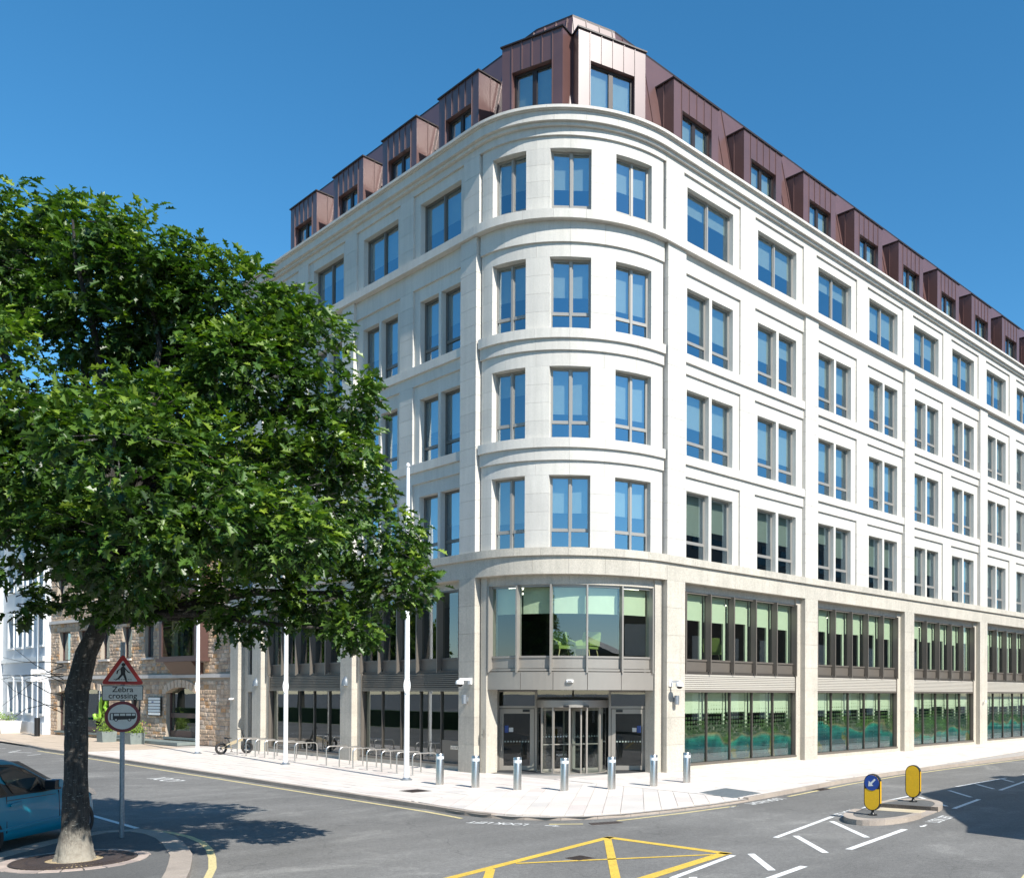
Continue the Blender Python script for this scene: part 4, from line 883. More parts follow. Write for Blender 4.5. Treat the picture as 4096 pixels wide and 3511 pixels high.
tp = boxm(.38, .38, .03, 'cream_paint')
for x in (1.3, 1.69, 2.08):
    for y in (-.4, -.01, .38): obj('tactile_slab', tp, isd, (x, y, -.084))
def keep_left(loc, rz, disc, label):
    o = empty('keep_left_bollard', loc, rz)
    W, Hh, th = .19, .88, .10
    def stad(w, z0, z1, n=12):
        return [(w*math.cos(rad(t)), z1-w+w*math.sin(rad(t))) for t in np.linspace(0, 180, n)]+[(w*math.cos(rad(t)), z0+w+w*math.sin(rad(t))) for t in np.linspace(180, 360, n)]
    obj('foot', MB().cyl((0, 0), .11, 0, .03, 16).cyl((0, 0), .06, .03, .07, 16, r1=.04).cyl((0, 0), .035, .07, .13, 12).mesh('black_plastic', True), o)
    obj('shell', MB().extr(stad(W+.018, .115, 1.015)[::-1], -th/2-.004, th/2+.004, 'y').mesh('black_plastic'), o)
    for s_ in (-1, 1): obj('face_panel', MB().extr(stad(W-.004, .137, .993)[::-1], s_*(th/2+.002), s_*(th/2+.012), 'y').mesh('yellow_plastic'), o)
    for s_ in (-1, 1): obj('side_strip', MB().box(s_*(W+.016), s_*(W+.022), -.035, .035, .30, .84).mesh('yellow_plastic'), o)
    if disc:
        c = .80; d = obj('disc', MB().extr([(.19*math.cos(t), c+.19*math.sin(t)) for t in np.linspace(0, 2*math.pi, 28)[:-1]][::-1], -th/2-.014, -th/2-.02, 'y').mesh('sign_blue'), o)
        obj('disc_backing', MB().extr([(-W, c-.15), (W, c-.15), (W, c), (.13, c+.15), (0, c+.19), (-.13, c+.15), (-W, c)], -th/2-.0125, -th/2-.0136, 'y').mesh('black_plastic'), o)
        R_ = Matrix.Rotation(rad(-135), 2); ar = [(-.115, -.022), (.0, -.022), (.0, -.022), (.03, -.022), (.03, -.085), (.125, 0), (.03, .085), (.03, .022), (-.115, .022)]
        ar = [(-.125, -.022), (.02, -.022), (.02, -.085), (.125, 0), (.02, .085), (.02, .022), (-.125, .022)]
        ca, sa = math.cos(rad(225)), math.sin(rad(225)); pts = [(x*ca-y*sa, c+x*sa+y*ca) for x, y in ar]
        obj('arrow', MB().extr(pts[::-1], -th/2-.0205, -th/2-.023, 'y').mesh('sign_white'), o)
    return tag(o, label, 'bollard', 'yellow bollards on the traffic island')
keep_left((-5.3, -16.95, .012), rad(188+90-360), True, 'yellow traffic bollard with blue arrow disc on the near end of the island')
keep_left((-2.05, -16.3, .012), rad(188+90-360), False, 'plain yellow traffic bollard without a disc on the far end of the island')

# ------------------------------------------------------------------ bollards, racks, poles, bicycle
bp = [(-8.28, -2.75), (-8.03, -4.34), (-7.56, -5.85), (-6.74, -7.09), (-5.42, -7.78), (-3.83, -8.06), (-2.2, -8.02)]
ol = ['leftmost', 'second from the left', 'third from the left', 'middle one', 'third from the right', 'second from the right', 'rightmost']
b_body = MB().lathe((0, 0), [(.125, 0), (.125, .985), (.118, 1.0), (.02, 1.003)], 32).mesh('steel', True); b_band = MB().lathe((0, 0), [(.1265, .83), (.1265, .92)], 32).mesh('reflective_white', True)
for p, l in zip(bp, ol):
    o = empty('steel_bollard', (*p, 0)); obj('post', b_body, o); obj('reflective_band', b_band, o)
    tag(o, 'brushed steel bollard with white band, %s of seven before the entrance' % l, 'bollard', 'steel bollards around the entrance')
def hoop():
    r = .16; w2 = .5; H_ = .78; pts = [(-w2, 0, 0), (-w2, 0, H_-r)]+[(-w2+r-r*math.cos(rad(t)), 0, H_-r+r*math.sin(rad(t))) for t in (22, 45, 67, 90)]+[(w2-r+r*math.sin(rad(t)), 0, H_-r+r*math.cos(rad(t))) for t in (0, 22, 45, 67, 90)]+[(w2, 0, 0)]
    return MB().tube(pts, .026, 10).mesh('steel', True)
hm = hoop(); fm = MB().cyl((-.5, 0), .05, 0, .008, 14).cyl((.5, 0), .05, 0, .008, 14).mesh('steel', True)
od = ['first', 'second', 'third', 'fourth', 'fifth', 'sixth', 'seventh', 'eighth', 'ninth']
for i in range(7):
    o = empty('cycle_stand', (-6.58, .8+1.06*i, 0)); obj('hoop', hm, o); obj('foot_plate', fm, o); tag(o, 'steel cycle hoop, %s from the entrance in the near row of seven' % od[i], 'bike rack', 'steel cycle hoops in front of the left front')
for i in range(7):
    o = empty('cycle_stand', (-6.4, 10.3+.97*i, 0)); obj('hoop', hm, o); obj('foot_plate', fm, o); tag(o, 'steel cycle hoop, %s in the farther row counted from the flagpole gap' % od[i], 'bike rack', 'steel cycle hoops in front of the left front')
pm = MB().lathe((0, 0), [(.088, .06), (.086, 4), (.055, 10.5), (.05, 10.6)], 18).mesh('white_gloss', True); pbm = MB().lathe((0, 0), [(.19, 0), (.19, .03), (.14, .05), (.11, .09), (.09, .09)], 18).mesh('galvanised', True); ptm = MB().lathe((0, 0), [(.02, 10.6), (.07, 10.65), (.07, 10.72), (.02, 10.77)], 14).mesh('white_gloss', True)
rope = MB().tube([(.09*math.cos(t), -.09+.02*math.sin(3*t), 3.1+.32*math.cos(t)) if False else (.10*math.sin(t), -.10, 3.2+.27*math.cos(t)) for t in np.linspace(0, 6.2, 18)], .014, 6).tube([(0, -.105, 3.4), (0, -.09, 6), (0, -.07, 10.4)], .006, 5).mesh('white_gloss', True)
for p, l in zip([(-8.19, -.62), (-7.93, 8.93), (-7.84, 18.34)], ['nearest the entrance, beside the cycle hoops', 'between the two rows of cycle hoops', 'farthest away, in front of the brick building']):
    o = empty('flagpole', (*p, 0), rad(-30)); obj('mast', pm, o); obj('base_plate', pbm, o); obj('finial', ptm, o); obj('halyard', rope, o); tag(o, 'tall white flagpole '+l, 'flagpole', 'white flagpoles along the left front')
# folding bicycle
bk = empty('folding_bicycle', (-7.3, 16.95, 0), rad(2)); tag(bk, 'sand-coloured folding bicycle with fat black tyres at the last cycle hoop', 'bicycle')
def wheel(x, nm='wheel', r=.285, spokes=True):
    t = obj(nm, MB().tube([(x+(r-.05)*math.cos(a), 0, r+(r-.05)*math.sin(a)) for a in np.linspace(0, 2*math.pi, 29)], .05, 10, False).mesh('rubber', True), bk)
    obj('rim', MB().tube([(x+(r-.105)*math.cos(a), 0, r+(r-.105)*math.sin(a)) for a in np.linspace(0, 2*math.pi, 29)], .014, 8, False).mesh('black_plastic', True), t)
    obj('hub', MB().tube([(x, -.06, r), (x, .06, r)], .05, 12).mesh('black_plastic', True), t)
    for k in range(6): a = k*math.pi/3; obj('spoke', MB().tube([(x, 0, r), (x+(r-.1)*math.cos(a), 0, r+(r-.1)*math.sin(a))], .011, 5).mesh('black_plastic'), t)
wheel(0); wheel(1.22)
obj('frame', MB().extr([(.40, .56), (.42, .42), (1.0, .62), (1.02, .78)], -.04, .04, 'y').tube([(.42, 0, .5), (.46, 0, .30)], .03, 8).mesh('bike_paint', True), bk)
obj('chainstay', MB().tube([(0, .07, .285), (.46, .05, .28)], .018, 8).tube([(0, -.07, .285), (.46, -.05, .28)], .018, 8).tube([(0, .07, .285), (.40, .04, .52)], .018, 8).tube([(0, -.07, .285), (.40, -.04, .52)], .018, 8).mesh('bike_paint', True), bk)
obj('fork', MB().tube([(1.22, .075, .285), (1.07, .06, .72)], .02, 8).tube([(1.22, -.075, .285), (1.07, -.06, .72)], .02, 8).mesh('black_plastic', True), bk)
obj('stem', MB().tube([(1.07, 0, .68), (.96, 0, 1.12)], .024, 8).mesh('black_plastic', True), bk); obj('handlebar', MB().tube([(.90, -.30, 1.13), (.95, 0, 1.14), (.90, .30, 1.16)], .018, 8).mesh('black_plastic', True), bk)
obj('seat_post', MB().tube([(.40, 0, .52), (.30, 0, .74)], .018, 8).mesh('black_plastic', True), bk); obj('saddle', MB().extr([(.14, .74), (.46, .74), (.46, .78), (.16, .81)], -.06, .06, 'y').mesh('black_plastic'), bk)
obj('chainring', MB().tube([(.46+.085*math.cos(a), -.07, .29+.085*math.sin(a)) for a in np.linspace(0, 2*math.pi, 19)], .012, 6, False).mesh('galvanised', True), bk); obj('crank', MB().tube([(.46, -.09, .29), (.42, -.10, .13)], .012, 6).box(.37, .48, -.16, -.09, .11, .135).mesh('black_plastic'), bk)

# ------------------------------------------------------------------ sign post
sp = empty('traffic_sign', (-18.89, -7.46, 0), -.27); tag(sp, 'grey post with zebra crossing triangle, name plate and round bus sign', 'sign')
obj('post', MB().cyl((0, 0), .045, 0, 4.0, 16).mesh('galvanised', True), sp)
def rounded(pts, r, n=5):
    out = []
    for i in range(len(pts)):
        p, a, b = np.array(pts[i], float), np.array(pts[i-1], float), np.array(pts[(i+1) % len(pts)], float)
        u, v = (a-p)/np.linalg.norm(a-p), (b-p)/np.linalg.norm(b-p); h = math.acos(np.clip(u@v, -1, 1))/2; d = r/math.tan(h)
        p0, p1 = p+u*d, p+v*d
        for t in np.linspace(0, 1, n): out.append(tuple((1-t)**2*p0+2*t*(1-t)*p+t*t*p1))
    return out
def plate(nm, pts, y0, y1, mat, parent=sp): return obj(nm, MB().extr(pts, y0, y1, 'y').mesh(mat), parent)
tri = [(-.385, 3.13), (.385, 3.13), (0, 3.76)]; cen = np.array([0, 3.34])
plate('triangle_plate', rounded(tri, .05), -.062, -.055, 'sign_red'); plate('triangle_face', rounded([tuple(cen+(np.array(p)-cen)*.68+np.array([0, -.004])) for p in tri], .015), -.065, -.0625, 'sign_white')
K = 'black_plastic'; yy = (-.068, -.0655)
plate('walking_figure', [(.01+.036*math.cos(t), 3.535+.036*math.sin(t)) for t in np.linspace(0, 6.283, 15)[:-1]], *yy, K)
plate('walking_figure', [(-.035, 3.335), (.04, 3.34), (.045, 3.47), (.02, 3.50), (-.02, 3.495), (-.045, 3.45)], *yy, K)
for pts in ([(-.035, 3.345), (.02, 3.345), (-.06, 3.245), (-.125, 3.21), (-.135, 3.225), (-.085, 3.265)], [(-.01, 3.35), (.04, 3.35), (.065, 3.26), (.07, 3.205), (.105, 3.19), (.10, 3.18), (.05, 3.182), (.025, 3.26)], [(-.045, 3.455), (-.02, 3.48), (-.08, 3.40), (-.095, 3.34), (-.115, 3.345), (-.105, 3.41)], [(.035, 3.47), (.04, 3.44), (.085, 3.375), (.13, 3.36), (.135, 3.375), (.10, 3.395)]): plate('walking_figure', pts, *yy, K)
for zz_, xw, st in ((3.232, .16, .05), (3.165, .235, .05)):
    x = -xw
    while x < xw-.02: plate('crossing_dash', [(x, zz_-.005), (x+.028, zz_-.005), (x+.028, zz_+.005), (x, zz_+.005)], -.0675, -.0655, K); x += st*.82
plate('name_plate', rounded([(-.36, 2.80), (.36, 2.80), (.36, 3.11), (-.36, 3.11)], .03), -.060, -.055, K); plate('name_plate_face', rounded([(-.347, 2.813), (.347, 2.813), (.347, 3.097), (-.347, 3.097)], .022), -.0635, -.0605, 'sign_white')
for s_, z_ in (('Zebra', 3.025), ('crossing', 2.895)):
    obj('lettering', text_mesh(s_, .16, K, .001, .95, .0018), sp, (0, -.0650, z_), rot=(math.pi/2, 0, 0))
circ = lambda r, c: [(r*math.cos(t), c+r*math.sin(t)) for t in np.linspace(0, 2*math.pi, 41)[:-1]]
plate('round_plate', circ(.315, 2.47), -.060, -.055, 'sign_maroon'); plate('round_face', circ(.255, 2.47), -.0635, -.0605, 'sign_white')
plate('bus_symbol', [(-.225, 2.405), (.20, 2.42), (.235, 2.45), (.235, 2.535), (.22, 2.55), (-.21, 2.55), (-.225, 2.53)], -.0665, -.064, K)
for x0, x1 in ((-.15, -.06), (-.045, .045), (.06, .15), (.165, .222)): plate('bus_window', [(x0, 2.49), (x1, 2.49), (x1, 2.535), (x0, 2.535)], -.069, -.067, 'sign_white')
plate('bus_window', [(-.205, 2.415), (-.17, 2.415), (-.17, 2.535), (-.205, 2.535)], -.069, -.067, 'sign_white')
for x in (-.115, .12): plate('bus_symbol', [(x+.034*math.cos(t), 2.41+.034*math.sin(t)) for t in np.linspace(0, 6.283, 17)[:-1]], -.0705, -.0695, K); plate('bus_window', [(x+.018*math.cos(t), 2.41+.018*math.sin(t)) for t in np.linspace(0, 6.283, 17)[:-1]], -.0725, -.0715, 'sign_white')
for z_ in (3.02, 2.60): obj('clamp', MB().cyl((0, 0), .055, z_-.02, z_+.02, 14).box(-.05, .05, -.056, -.03, z_-.02, z_+.02).mesh('galvanised'), sp)

# ------------------------------------------------------------------ blue car-derived van
ca_ = math.atan2(.6778, .7353); a0 = np.array([-20.95, -7.52]); dd = np.array([.7353, .6778]); nl = np.array([-.6778, .7353])
c0 = a0+nl*.92
van = empty('parked_van', (c0[0], c0[1], RZD), ca_); tag(van, 'blue compact van parked nose-out in the shade behind the oak', 'van')
# stations along x: (x, half width sill, half width belt, half width roof, z bottom, z shoulder, z belt, z top)
ST = [(-1.47, .78, .80, .70, .38, .75, 1.08, 1.60), (-1.40, .86, .88, .76, .30, .80, 1.12, 1.76), (-.8, .91, .91, .77, .26, .85, 1.13, 1.86), (.0, .92, .915, .77, .25, .88, 1.12, 1.86), (.4, .92, .915, .76, .25, .88, 1.12, 1.83), (.8, .92, .91, .74, .25, .88, 1.12, 1.73), (1.16, .92, .91, .74, .25, .88, 1.12, 1.555), (1.72, .92, .90, .77, .25, .88, 1.13, 1.27), (2.2, .915, .89, .74, .25, .87, 1.08, 1.18), (2.6, .91, .875, .68, .25, .85, 1.03, 1.13), (2.88, .87, .84, .60, .25, .80, .96, 1.05), (3.06, .78, .75, .5, .26, .68, .84, .93), (3.15, .66, .62, .42, .30, .55, .68, .75)]
rings = []
for x, ws, wb_, wr, zb_, zs, zbl, zt in ST:
    h = [(ws*.93, zb_), (ws, zb_+.10), (ws*1.0, (zb_+zs)/2), (wb_*1.005, zs), (wb_*.985, zbl), (wr, zt-.07), (wr*.85, zt-.015), (0, zt+.02)]
    rings.append([(x, -y, z) for y, z in h]+[(x, y, z) for y, z in h[-2::-1]])
body = MB(); n = len(rings[0])
for r in rings: body.v += r
for i in range(len(rings)-1):
    for k in range(n-1): body.f.append((i*n+k, i*n+k+1, (i+1)*n+k+1, (i+1)*n+k)); body.mi.append(0)
body.f.append(tuple(range(n-1, -1, -1))); body.f.append(tuple((len(rings)-1)*n+k for k in range(n))); body.mi += [0, 0]
bo = obj('body', body.mesh('car_paint', True), van); sm = bo.modifiers.new('s', 'SUBSURF'); sm.levels = 2; sm.render_levels = 2
def side_patch(nm, pts, mat, out=.012, thick=.01, parent=van):
    """outline (x, z) laid on the body side"""
    def yat(x, z):
        for i in range(len(ST)-1):
            if ST[i][0] <= x <= ST[i+1][0]: break
        t = (x-ST[i][0])/(ST[i+1][0]-ST[i][0]); S_ = [ST[i][k]*(1-t)+ST[i+1][k]*t for k in range(8)]
        prof = [(S_[4], S_[1]*.93), (S_[4]+.1, S_[1]), ((S_[4]+S_[5])/2, S_[1]), (S_[5], S_[2]*1.005), (S_[6], S_[2]*.985), (S_[7]-.07, S_[3])]
        return float(np.interp(z, [p[0] for p in prof], [p[1] for p in prof]))
    v1 = [(x, -yat(x, z)-out, z) for x, z in pts]; v2 = [(x, -yat(x, z)-out+thick+.05, z) for x, z in pts]; k = len(pts)
    return obj(nm, MB().add(v1+v2, [tuple(range(k))]+[(i, k+i, k+(i+1) % k, (i+1) % k) for i in range(k)]).mesh(mat), parent)
side_patch('window_trim', [(-.9, 1.10), (-.05, 1.09), (.30, 1.09), (.75, 1.085), (1.2, 1.08), (1.76, 1.10), (1.5, 1.24), (1.18, 1.42), (.85, 1.58), (.5, 1.68), (.0, 1.71), (-.9, 1.70)], 'black_plastic', .006)
side_patch('side_window', [(.36, 1.13), (.8, 1.12), (1.18, 1.115), (1.18, 1.38), (.85, 1.54), (.52, 1.635), (.04, 1.67), (.16, 1.4)], 'car_glass', .014)
side_patch('side_window', [(-.85, 1.13), (.20, 1.13), (-.0, 1.4), (-.11, 1.67), (-.85, 1.66)], 'car_glass', .014)
side_patch('quarter_window', [(1.26, 1.12), (1.70, 1.13), (1.48, 1.22), (1.26, 1.34)], 'car_glass', .014)
for x0, z0, z1 in ((.17, .40, 1.09), (1.69, .52, 1.07)): side_patch('door_gap', [(x0, z0), (x0+.016, z0), (x0+.022, z1), (x0+.006, z1)], 'black_plastic', .005)
side_patch('door_handle', rounded([(.24, .885), (.58, .905), (.58, .965), (.24, .945)], .03), 'car_paint', .04, .03)
side_patch('waist_groove', [(.2, 1.005), (1.6, .995), (1.6, 1.005), (.2, 1.018)], 'black_plastic', .003)
side_patch('rubbing_strip', [(-1.2, .43), (.5, .45), (1.95, .50), (1.95, .54), (.5, .50), (-1.2, .47)], 'car_paint', .025)
for x_ in (2.45, -.28):
    obj('wheel_arch', MB().cyl((0, 0), .37, -.02, .05, 28).mesh('black_plastic', True), van, (x_, -.877, .33), rot=(math.pi/2, 0, 0))
    for y_ in (-.83, .83):
        wl = obj('wheel', MB().lathe((0, 0), [(.20, -.10), (.29, -.105), (.325, -.07), (.33, 0), (.325, .07), (.29, .105), (.20, .10)], 32).mesh('rubber', True), van, (x_, y_, .33), rot=(math.pi/2, 0, 0))
        obj('rim', MB().lathe((0, 0), [(.05, .12), (.06, .132), (.19, .115), (.205, .125), (.205, .06)], 32).mesh('galvanised', True), wl)
        for k in range(5): obj('rim_slot', MB().box(.09, .17, -.03, .03, .123, .131).mesh('black_plastic'), wl, rot=(0, 0, k*2*math.pi/5))
for s_ in (-1, 1): obj('headlight', MB().extr([(2.72, 1.04), (2.95, .95), (3.05, .82), (2.9, .84), (2.72, .94)], s_*.845, s_*.58, 'y').mesh('chrome'), van)
mi_ = obj('wing_mirror', MB().extr(rounded([(1.20, 1.12), (1.42, 1.12), (1.39, 1.31), (1.22, 1.31)], .05), -1.14, -.93, 'y').mesh('black_plastic', True), van); obj('mirror_cap', MB().extr(rounded([(1.32, 1.15), (1.47, 1.16), (1.44, 1.31), (1.33, 1.33)], .05), -1.15, -.98, 'y').mesh('car_paint', True), mi_)
obj('windscreen', MB().add([(.85, -.66, 1.72), (.85, .66, 1.72), (1.70, .74, 1.29), (1.70, -.74, 1.29)], [(0, 1, 2, 3)]).mesh('car_glass'), van)
obj('bumper_trim', MB().box(2.85, 3.03, -.6, .6, .26, .40).mesh('black_plastic'), van)
# ------------------------------------------------------------------ rubble-stone building on the left
BO = np.array([-4.52, 21.75]); bu = np.array([-.105, .9945]); bn = np.array([-.9945, -.105])       # along, outward
brick = empty('stone_building', (BO[0], BO[1], 0), math.atan2(bu[1], bu[0])); tag(brick, 'brown rubble-stone building with arched openings and an oriel, behind the oak', 'building')
# local frame: x along the wall (away from the camera), y inward is negative normal -> outward is +y' ; use y<0 inside? outward = +y rotated
# rotation maps local x -> bu, local y -> (-bu.y, bu.x) = outward (-.9945,-.105)
WL, WHt = 24.9, 14.6
OPEN = [(4.45, 8.0, .35, 3.2), (15.4, 23.2, .30, 3.15), (11.2, 12.6, .1, 2.7), (3.6, 7.1, 4.7, 6.9), (9.6, 10.7, 4.95, 6.9), (12.4, 13.6, 4.95, 6.9), (15.4, 16.6, 4.95, 6.9), (18.3, 19.9, 4.95, 6.9), (21.2, 22.9, 4.95, 6.9),
        (3.4, 7.8, 8.6, 10.6), (10.2, 11.4, 8.7, 10.5), (13.0, 14.2, 8.7, 10.5), (16.2, 17.5, 8.7, 10.5), (19.6, 20.9, 8.7, 10.5), (22.2, 23.3, 8.7, 10.5), (4.9, 8.0, 12.0, 13.8), (11, 12.2, 12.2, 13.8), (14, 15.2, 12.2, 13.8), (17, 18.2, 12.2, 13.8), (20.2, 21.4, 12.2, 13.8), (22.6, 23.6, 12.2, 13.8)]
xs = sorted({0, WL}|{v for o in OPEN for v in o[:2]}); zs_ = sorted({0, WHt}|{v for o in OPEN for v in o[2:]})
wb = MB()
for i in range(len(xs)-1):
    for j in range(len(zs_)-1):
        cx, cz = (xs[i]+xs[i+1])/2, (zs_[j]+zs_[j+1])/2
        if not any(o[0] < cx < o[1] and o[2] < cz < o[3] for o in OPEN): wb.box(xs[i], xs[i+1], -.45, -.04, zs_[j], zs_[j+1])
wall = obj('wall', wb.mesh('mortar'), brick)
LEDGE = [(3.72, 3.92), (7.45, 7.65), (11.2, 11.4)]
for z0, z1 in LEDGE:
    for k in range(11): obj('ledge_stone', boxm(WL/11-.01, .2, z1-z0, 'paving_grey'), brick, (WL/11*(k+.5), .02, (z0+z1)/2))
def stone_mb(w, h, d):
    e = .010; j = lambda s: random.uniform(-s, s); v = [(-w/2, 0, -h/2), (w/2, 0, -h/2), (w/2, 0, h/2), (-w/2, 0, h/2)]
    b = min(w, h)*.22; f = [(-w/2+b, d+j(.006), -h/2+b), (w/2-b, d+j(.006), -h/2+b), (w/2-b, d+j(.006), h/2-b), (-w/2+b, d+j(.006), h/2-b)]
    m_ = [(-w/2, e, -h/2), (w/2, e, -h/2), (w/2, e, h/2), (-w/2, e, h/2)]
    m_ = [(x+j(.008), y+j(.008), z+j(.008)) for x, y, z in m_]
    return MB().add(v+m_+f, [(1, 0, 4, 5), (2, 1, 5, 6), (3, 2, 6, 7), (0, 3, 7, 4), (5, 4, 8, 9), (6, 5, 9, 10), (7, 6, 10, 11), (4, 7, 11, 8), (8, 11, 10, 9)])
stones = []; z = 0.0
while z < WHt-.1:
    h = random.choice([.17, .2, .22, .24, .27]); x = -random.random()*.3
    if z+h > WHt: h = WHt-z
    while x < WL:
        l = random.uniform(.24, .55); a, b = max(0, x), min(WL, x+l)
        segs = [(a, b)]
        for o in OPEN:
            if z+h > o[2]+.03 and z < o[3]-.03:
                ns = []
                for p, q in segs:
                    if q <= o[0] or p >= o[1]: ns.append((p, q))
                    else:
                        if p < o[0]: ns.append((p, o[0]))
                        if q > o[1]: ns.append((o[1], q))
                segs = ns
        for p, q in segs:
            if q-p > .06 and not any(z+h > z0+.02 and z < z1-.02 for z0, z1 in LEDGE): stones.append((p, q, z, z+h))
        x += l
    z += h
variants = [[stone_mb(1, 1, 1) for _ in range(1)] for _ in range(1)]
restb = MB(); cnt = 0
order = sorted(range(len(stones)), key=lambda i: (0 if (stones[i][3] < 5.2 and (stones[i][0] < 4.5 or 8 < stones[i][0] < 11.5 or stones[i][0] > 23)) else 1, stones[i][0]))
for rank, i in enumerate(order):
    p, q, z0, z1 = stones[i]; d = random.uniform(.014, .036); mb = stone_mb(q-p-.022, z1-z0-.02, d); cx, cz = (p+q)/2, (z0+z1)/2; mi = random.choice([0, 1, 2, 3, 5, 6, 7, 0, 1, 7, 2, 4])
    if rank < 300: obj('rubble_stone', mb.mesh(STONES[mi]), brick, (cx, -.04, cz))
    else: restb.add([(v[0]+cx, v[1]-.04, v[2]+cz) for v in mb.v], mb.f, mi)
struct(obj('rubble_facing', restb.mesh(STONES), brick), 'stuff')
for o in OPEN:
    x0, x1, z0, z1 = o
    if z0 < 3 and x1-x0 > 2:          # arched head: voussoirs
        n = 9; rise = .35; cxx = (x0+x1)/2; hw = (x1-x0)/2; rr = (hw*hw+rise*rise)/(2*rise); th = math.asin(hw/rr); cz = z1-rr
        for k in range(n):
            t0, t1 = -th+2*th*k/n+.01, -th+2*th*(k+1)/n-.01
            pts = [(cxx+rr*math.sin(t0), cz+rr*math.cos(t0)), (cxx+rr*math.sin(t1), cz+rr*math.cos(t1)), (cxx+(rr+.42)*math.sin(t1), cz+(rr+.42)*math.cos(t1)), (cxx+(rr+.42)*math.sin(t0), cz+(rr+.42)*math.cos(t0))]
            obj('voussoir', MB().extr(pts, -.3, random.uniform(.06, .09), 'y').mesh(STONES[random.choice([3, 6, 1])]), brick)
        for sg in (-1, 1):
            pts = [(cxx+sg*hw, z1-rise-.02), (cxx+sg*hw, z1+.01)]+[(cxx+sg*rr*math.sin(t), cz+rr*math.cos(t)) for t in np.linspace(0.02, th, 7)]
            obj('spandrel_infill', MB().extr(pts if sg > 0 else pts[::-1], -.44, -.05, 'y').mesh('mortar'), brick)
    wf = MB(); t = .09; wf.box(x0, x0+t, -.34, -.24, z0, z1).box(x1-t, x1, -.34, -.24, z0, z1).box(x0+t, x1-t, -.34, -.24, z1-t, z1).box(x0+t, x1-t, -.34, -.24, z0, z0+t)
    if z0 < 3: wf.box(x0+t, x1-t, -.335, -.245, z0+t, z0+.35)
    if z0 < .4 and x1-x0 < 5: wf.box(x0+t, x1-t, -.335, -.245, 1.45, 1.72)
    if x1-x0 > 5: wf.box((x0+x1)/2-.05, (x0+x1)/2+.05, -.335, -.245, z0, z1); 
    w_ = obj('window', wf.mesh('brown_paint'), brick)
    obj('pane', MB().add([(x0+t, -.29, z0+t), (x1-t, -.29, z0+t), (x1-t, -.29, z1-t), (x0+t, -.29, z1-t)], [(3, 2, 1, 0)]).mesh('glass_green' if z0 < 3 else 'glass_office'), w_)
    obj('sill', MB().box(x0-.1, x1+.1, -.3, .12, z0-.12, z0).mesh('slate' if z0 < 3 else 'paving_grey'), w_)
# interior box so that the openings are dark, roof
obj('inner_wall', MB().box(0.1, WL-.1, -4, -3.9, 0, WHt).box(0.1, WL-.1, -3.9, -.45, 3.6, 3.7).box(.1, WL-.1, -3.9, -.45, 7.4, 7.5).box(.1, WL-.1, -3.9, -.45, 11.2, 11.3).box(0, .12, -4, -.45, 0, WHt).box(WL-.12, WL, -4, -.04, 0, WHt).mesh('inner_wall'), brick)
obj('roof', MB().extr([(.25, WHt), (.25, WHt+.15), (-4.5, WHt+3.6), (-9, WHt+.15), (-9, WHt)], 0, WL, 'x').mesh('tile_orange'), brick)
orl = obj('oriel', MB().extr([(0, 3.90), (.12, 3.90), (.66, 4.61), (0, 4.61)], 3.75, 6.95, 'x').mesh('brown_paint'), brick)
of = MB().box(3.2, 3.35, 0, .62, 4.8, 7.2).box(7.35, 7.5, 0, .62, 4.8, 7.2).box(3.15, 7.55, 0, .70, 7.2, 7.42).box(3.35, 3.5, .52, .62, 4.8, 7.2).box(7.2, 7.35, .52, .62, 4.8, 7.2).box(3.35, 7.35, .5, .63, 4.8, 4.92).box(3.05, 7.65, 0, .74, 4.62, 4.8).box(4.1, 6.6, 0, .15, 3.9, 4.1)
obj('oriel_frame', of.mesh('brown_paint'), orl); obj('oriel_pane', MB().add([(3.5, .57, 4.92), (7.2, .57, 4.92), (7.2, .57, 7.2), (3.5, .57, 7.2)], [(3, 2, 1, 0)]).mesh('glass_clear'), orl)
orl2 = obj('oriel', MB().extr([(0, 7.9), (.12, 7.9), (.62, 8.45), (.70, 8.52), (.70, 10.9), (0, 10.9)], 3.2, 8.0, 'x').mesh('brown_paint'), brick); obj('oriel_pane', MB().box(3.5, 7.7, .70, .71, 8.8, 10.6).mesh('glass_office'), orl2)
obj('doorstep', MB().box(4.2, 12.8, .0, 1.15, 0, .16).box(10.8, 12.8, .0, .75, .16, .32).mesh('slate'), brick)
# shop lettering on the glass: two joined lime strokes and a strapline
lg = MB(); zc, k = 2.0, .075
J = [(17.05, 1.45), (16.95, 1.22), (16.7, 1.14), (16.48, 1.3), (16.42, 1.6), (16.42, 2.2), (16.3, 2.5), (16.05, 2.6), (15.85, 2.42), (15.85, 2.15), (16.0, 1.95)]; Bq = [(16.0, 1.95), (15.78, 1.8), (15.74, 1.45), (15.9, 1.2), (16.1, 1.16)]
for q_ in (J, Bq): lg.tube([(16.75+(x-16.2)*1.45, -.24, z) for x, z in q_], .12, 8)
obj('shop_logo', lg.mesh('lime', True), brick)
obj('shop_lettering', text_mesh('EXPERTISE', .28, 'lime', .002, .8, .004), brick, (16.0, -.27, .86), rot=(math.pi/2, 0, math.pi))
nb = obj('name_board', MB().box(8.4, 10.0, .06, .09, 1.52, 2.64).mesh('black_plastic'), brick)
for k in range(6): obj('name_strip', MB().extr(rounded([(8.48, 1.58+.175*k), (9.92, 1.58+.175*k), (9.92, 1.72+.175*k), (8.48, 1.72+.175*k)], .06)[::-1], .091, .105, 'y').mesh('white_gloss'), nb)
obj('name_mark', MB().box(9.25, 9.5, .106, .108, 2.30, 2.38).mesh('sign_blue'), nb)
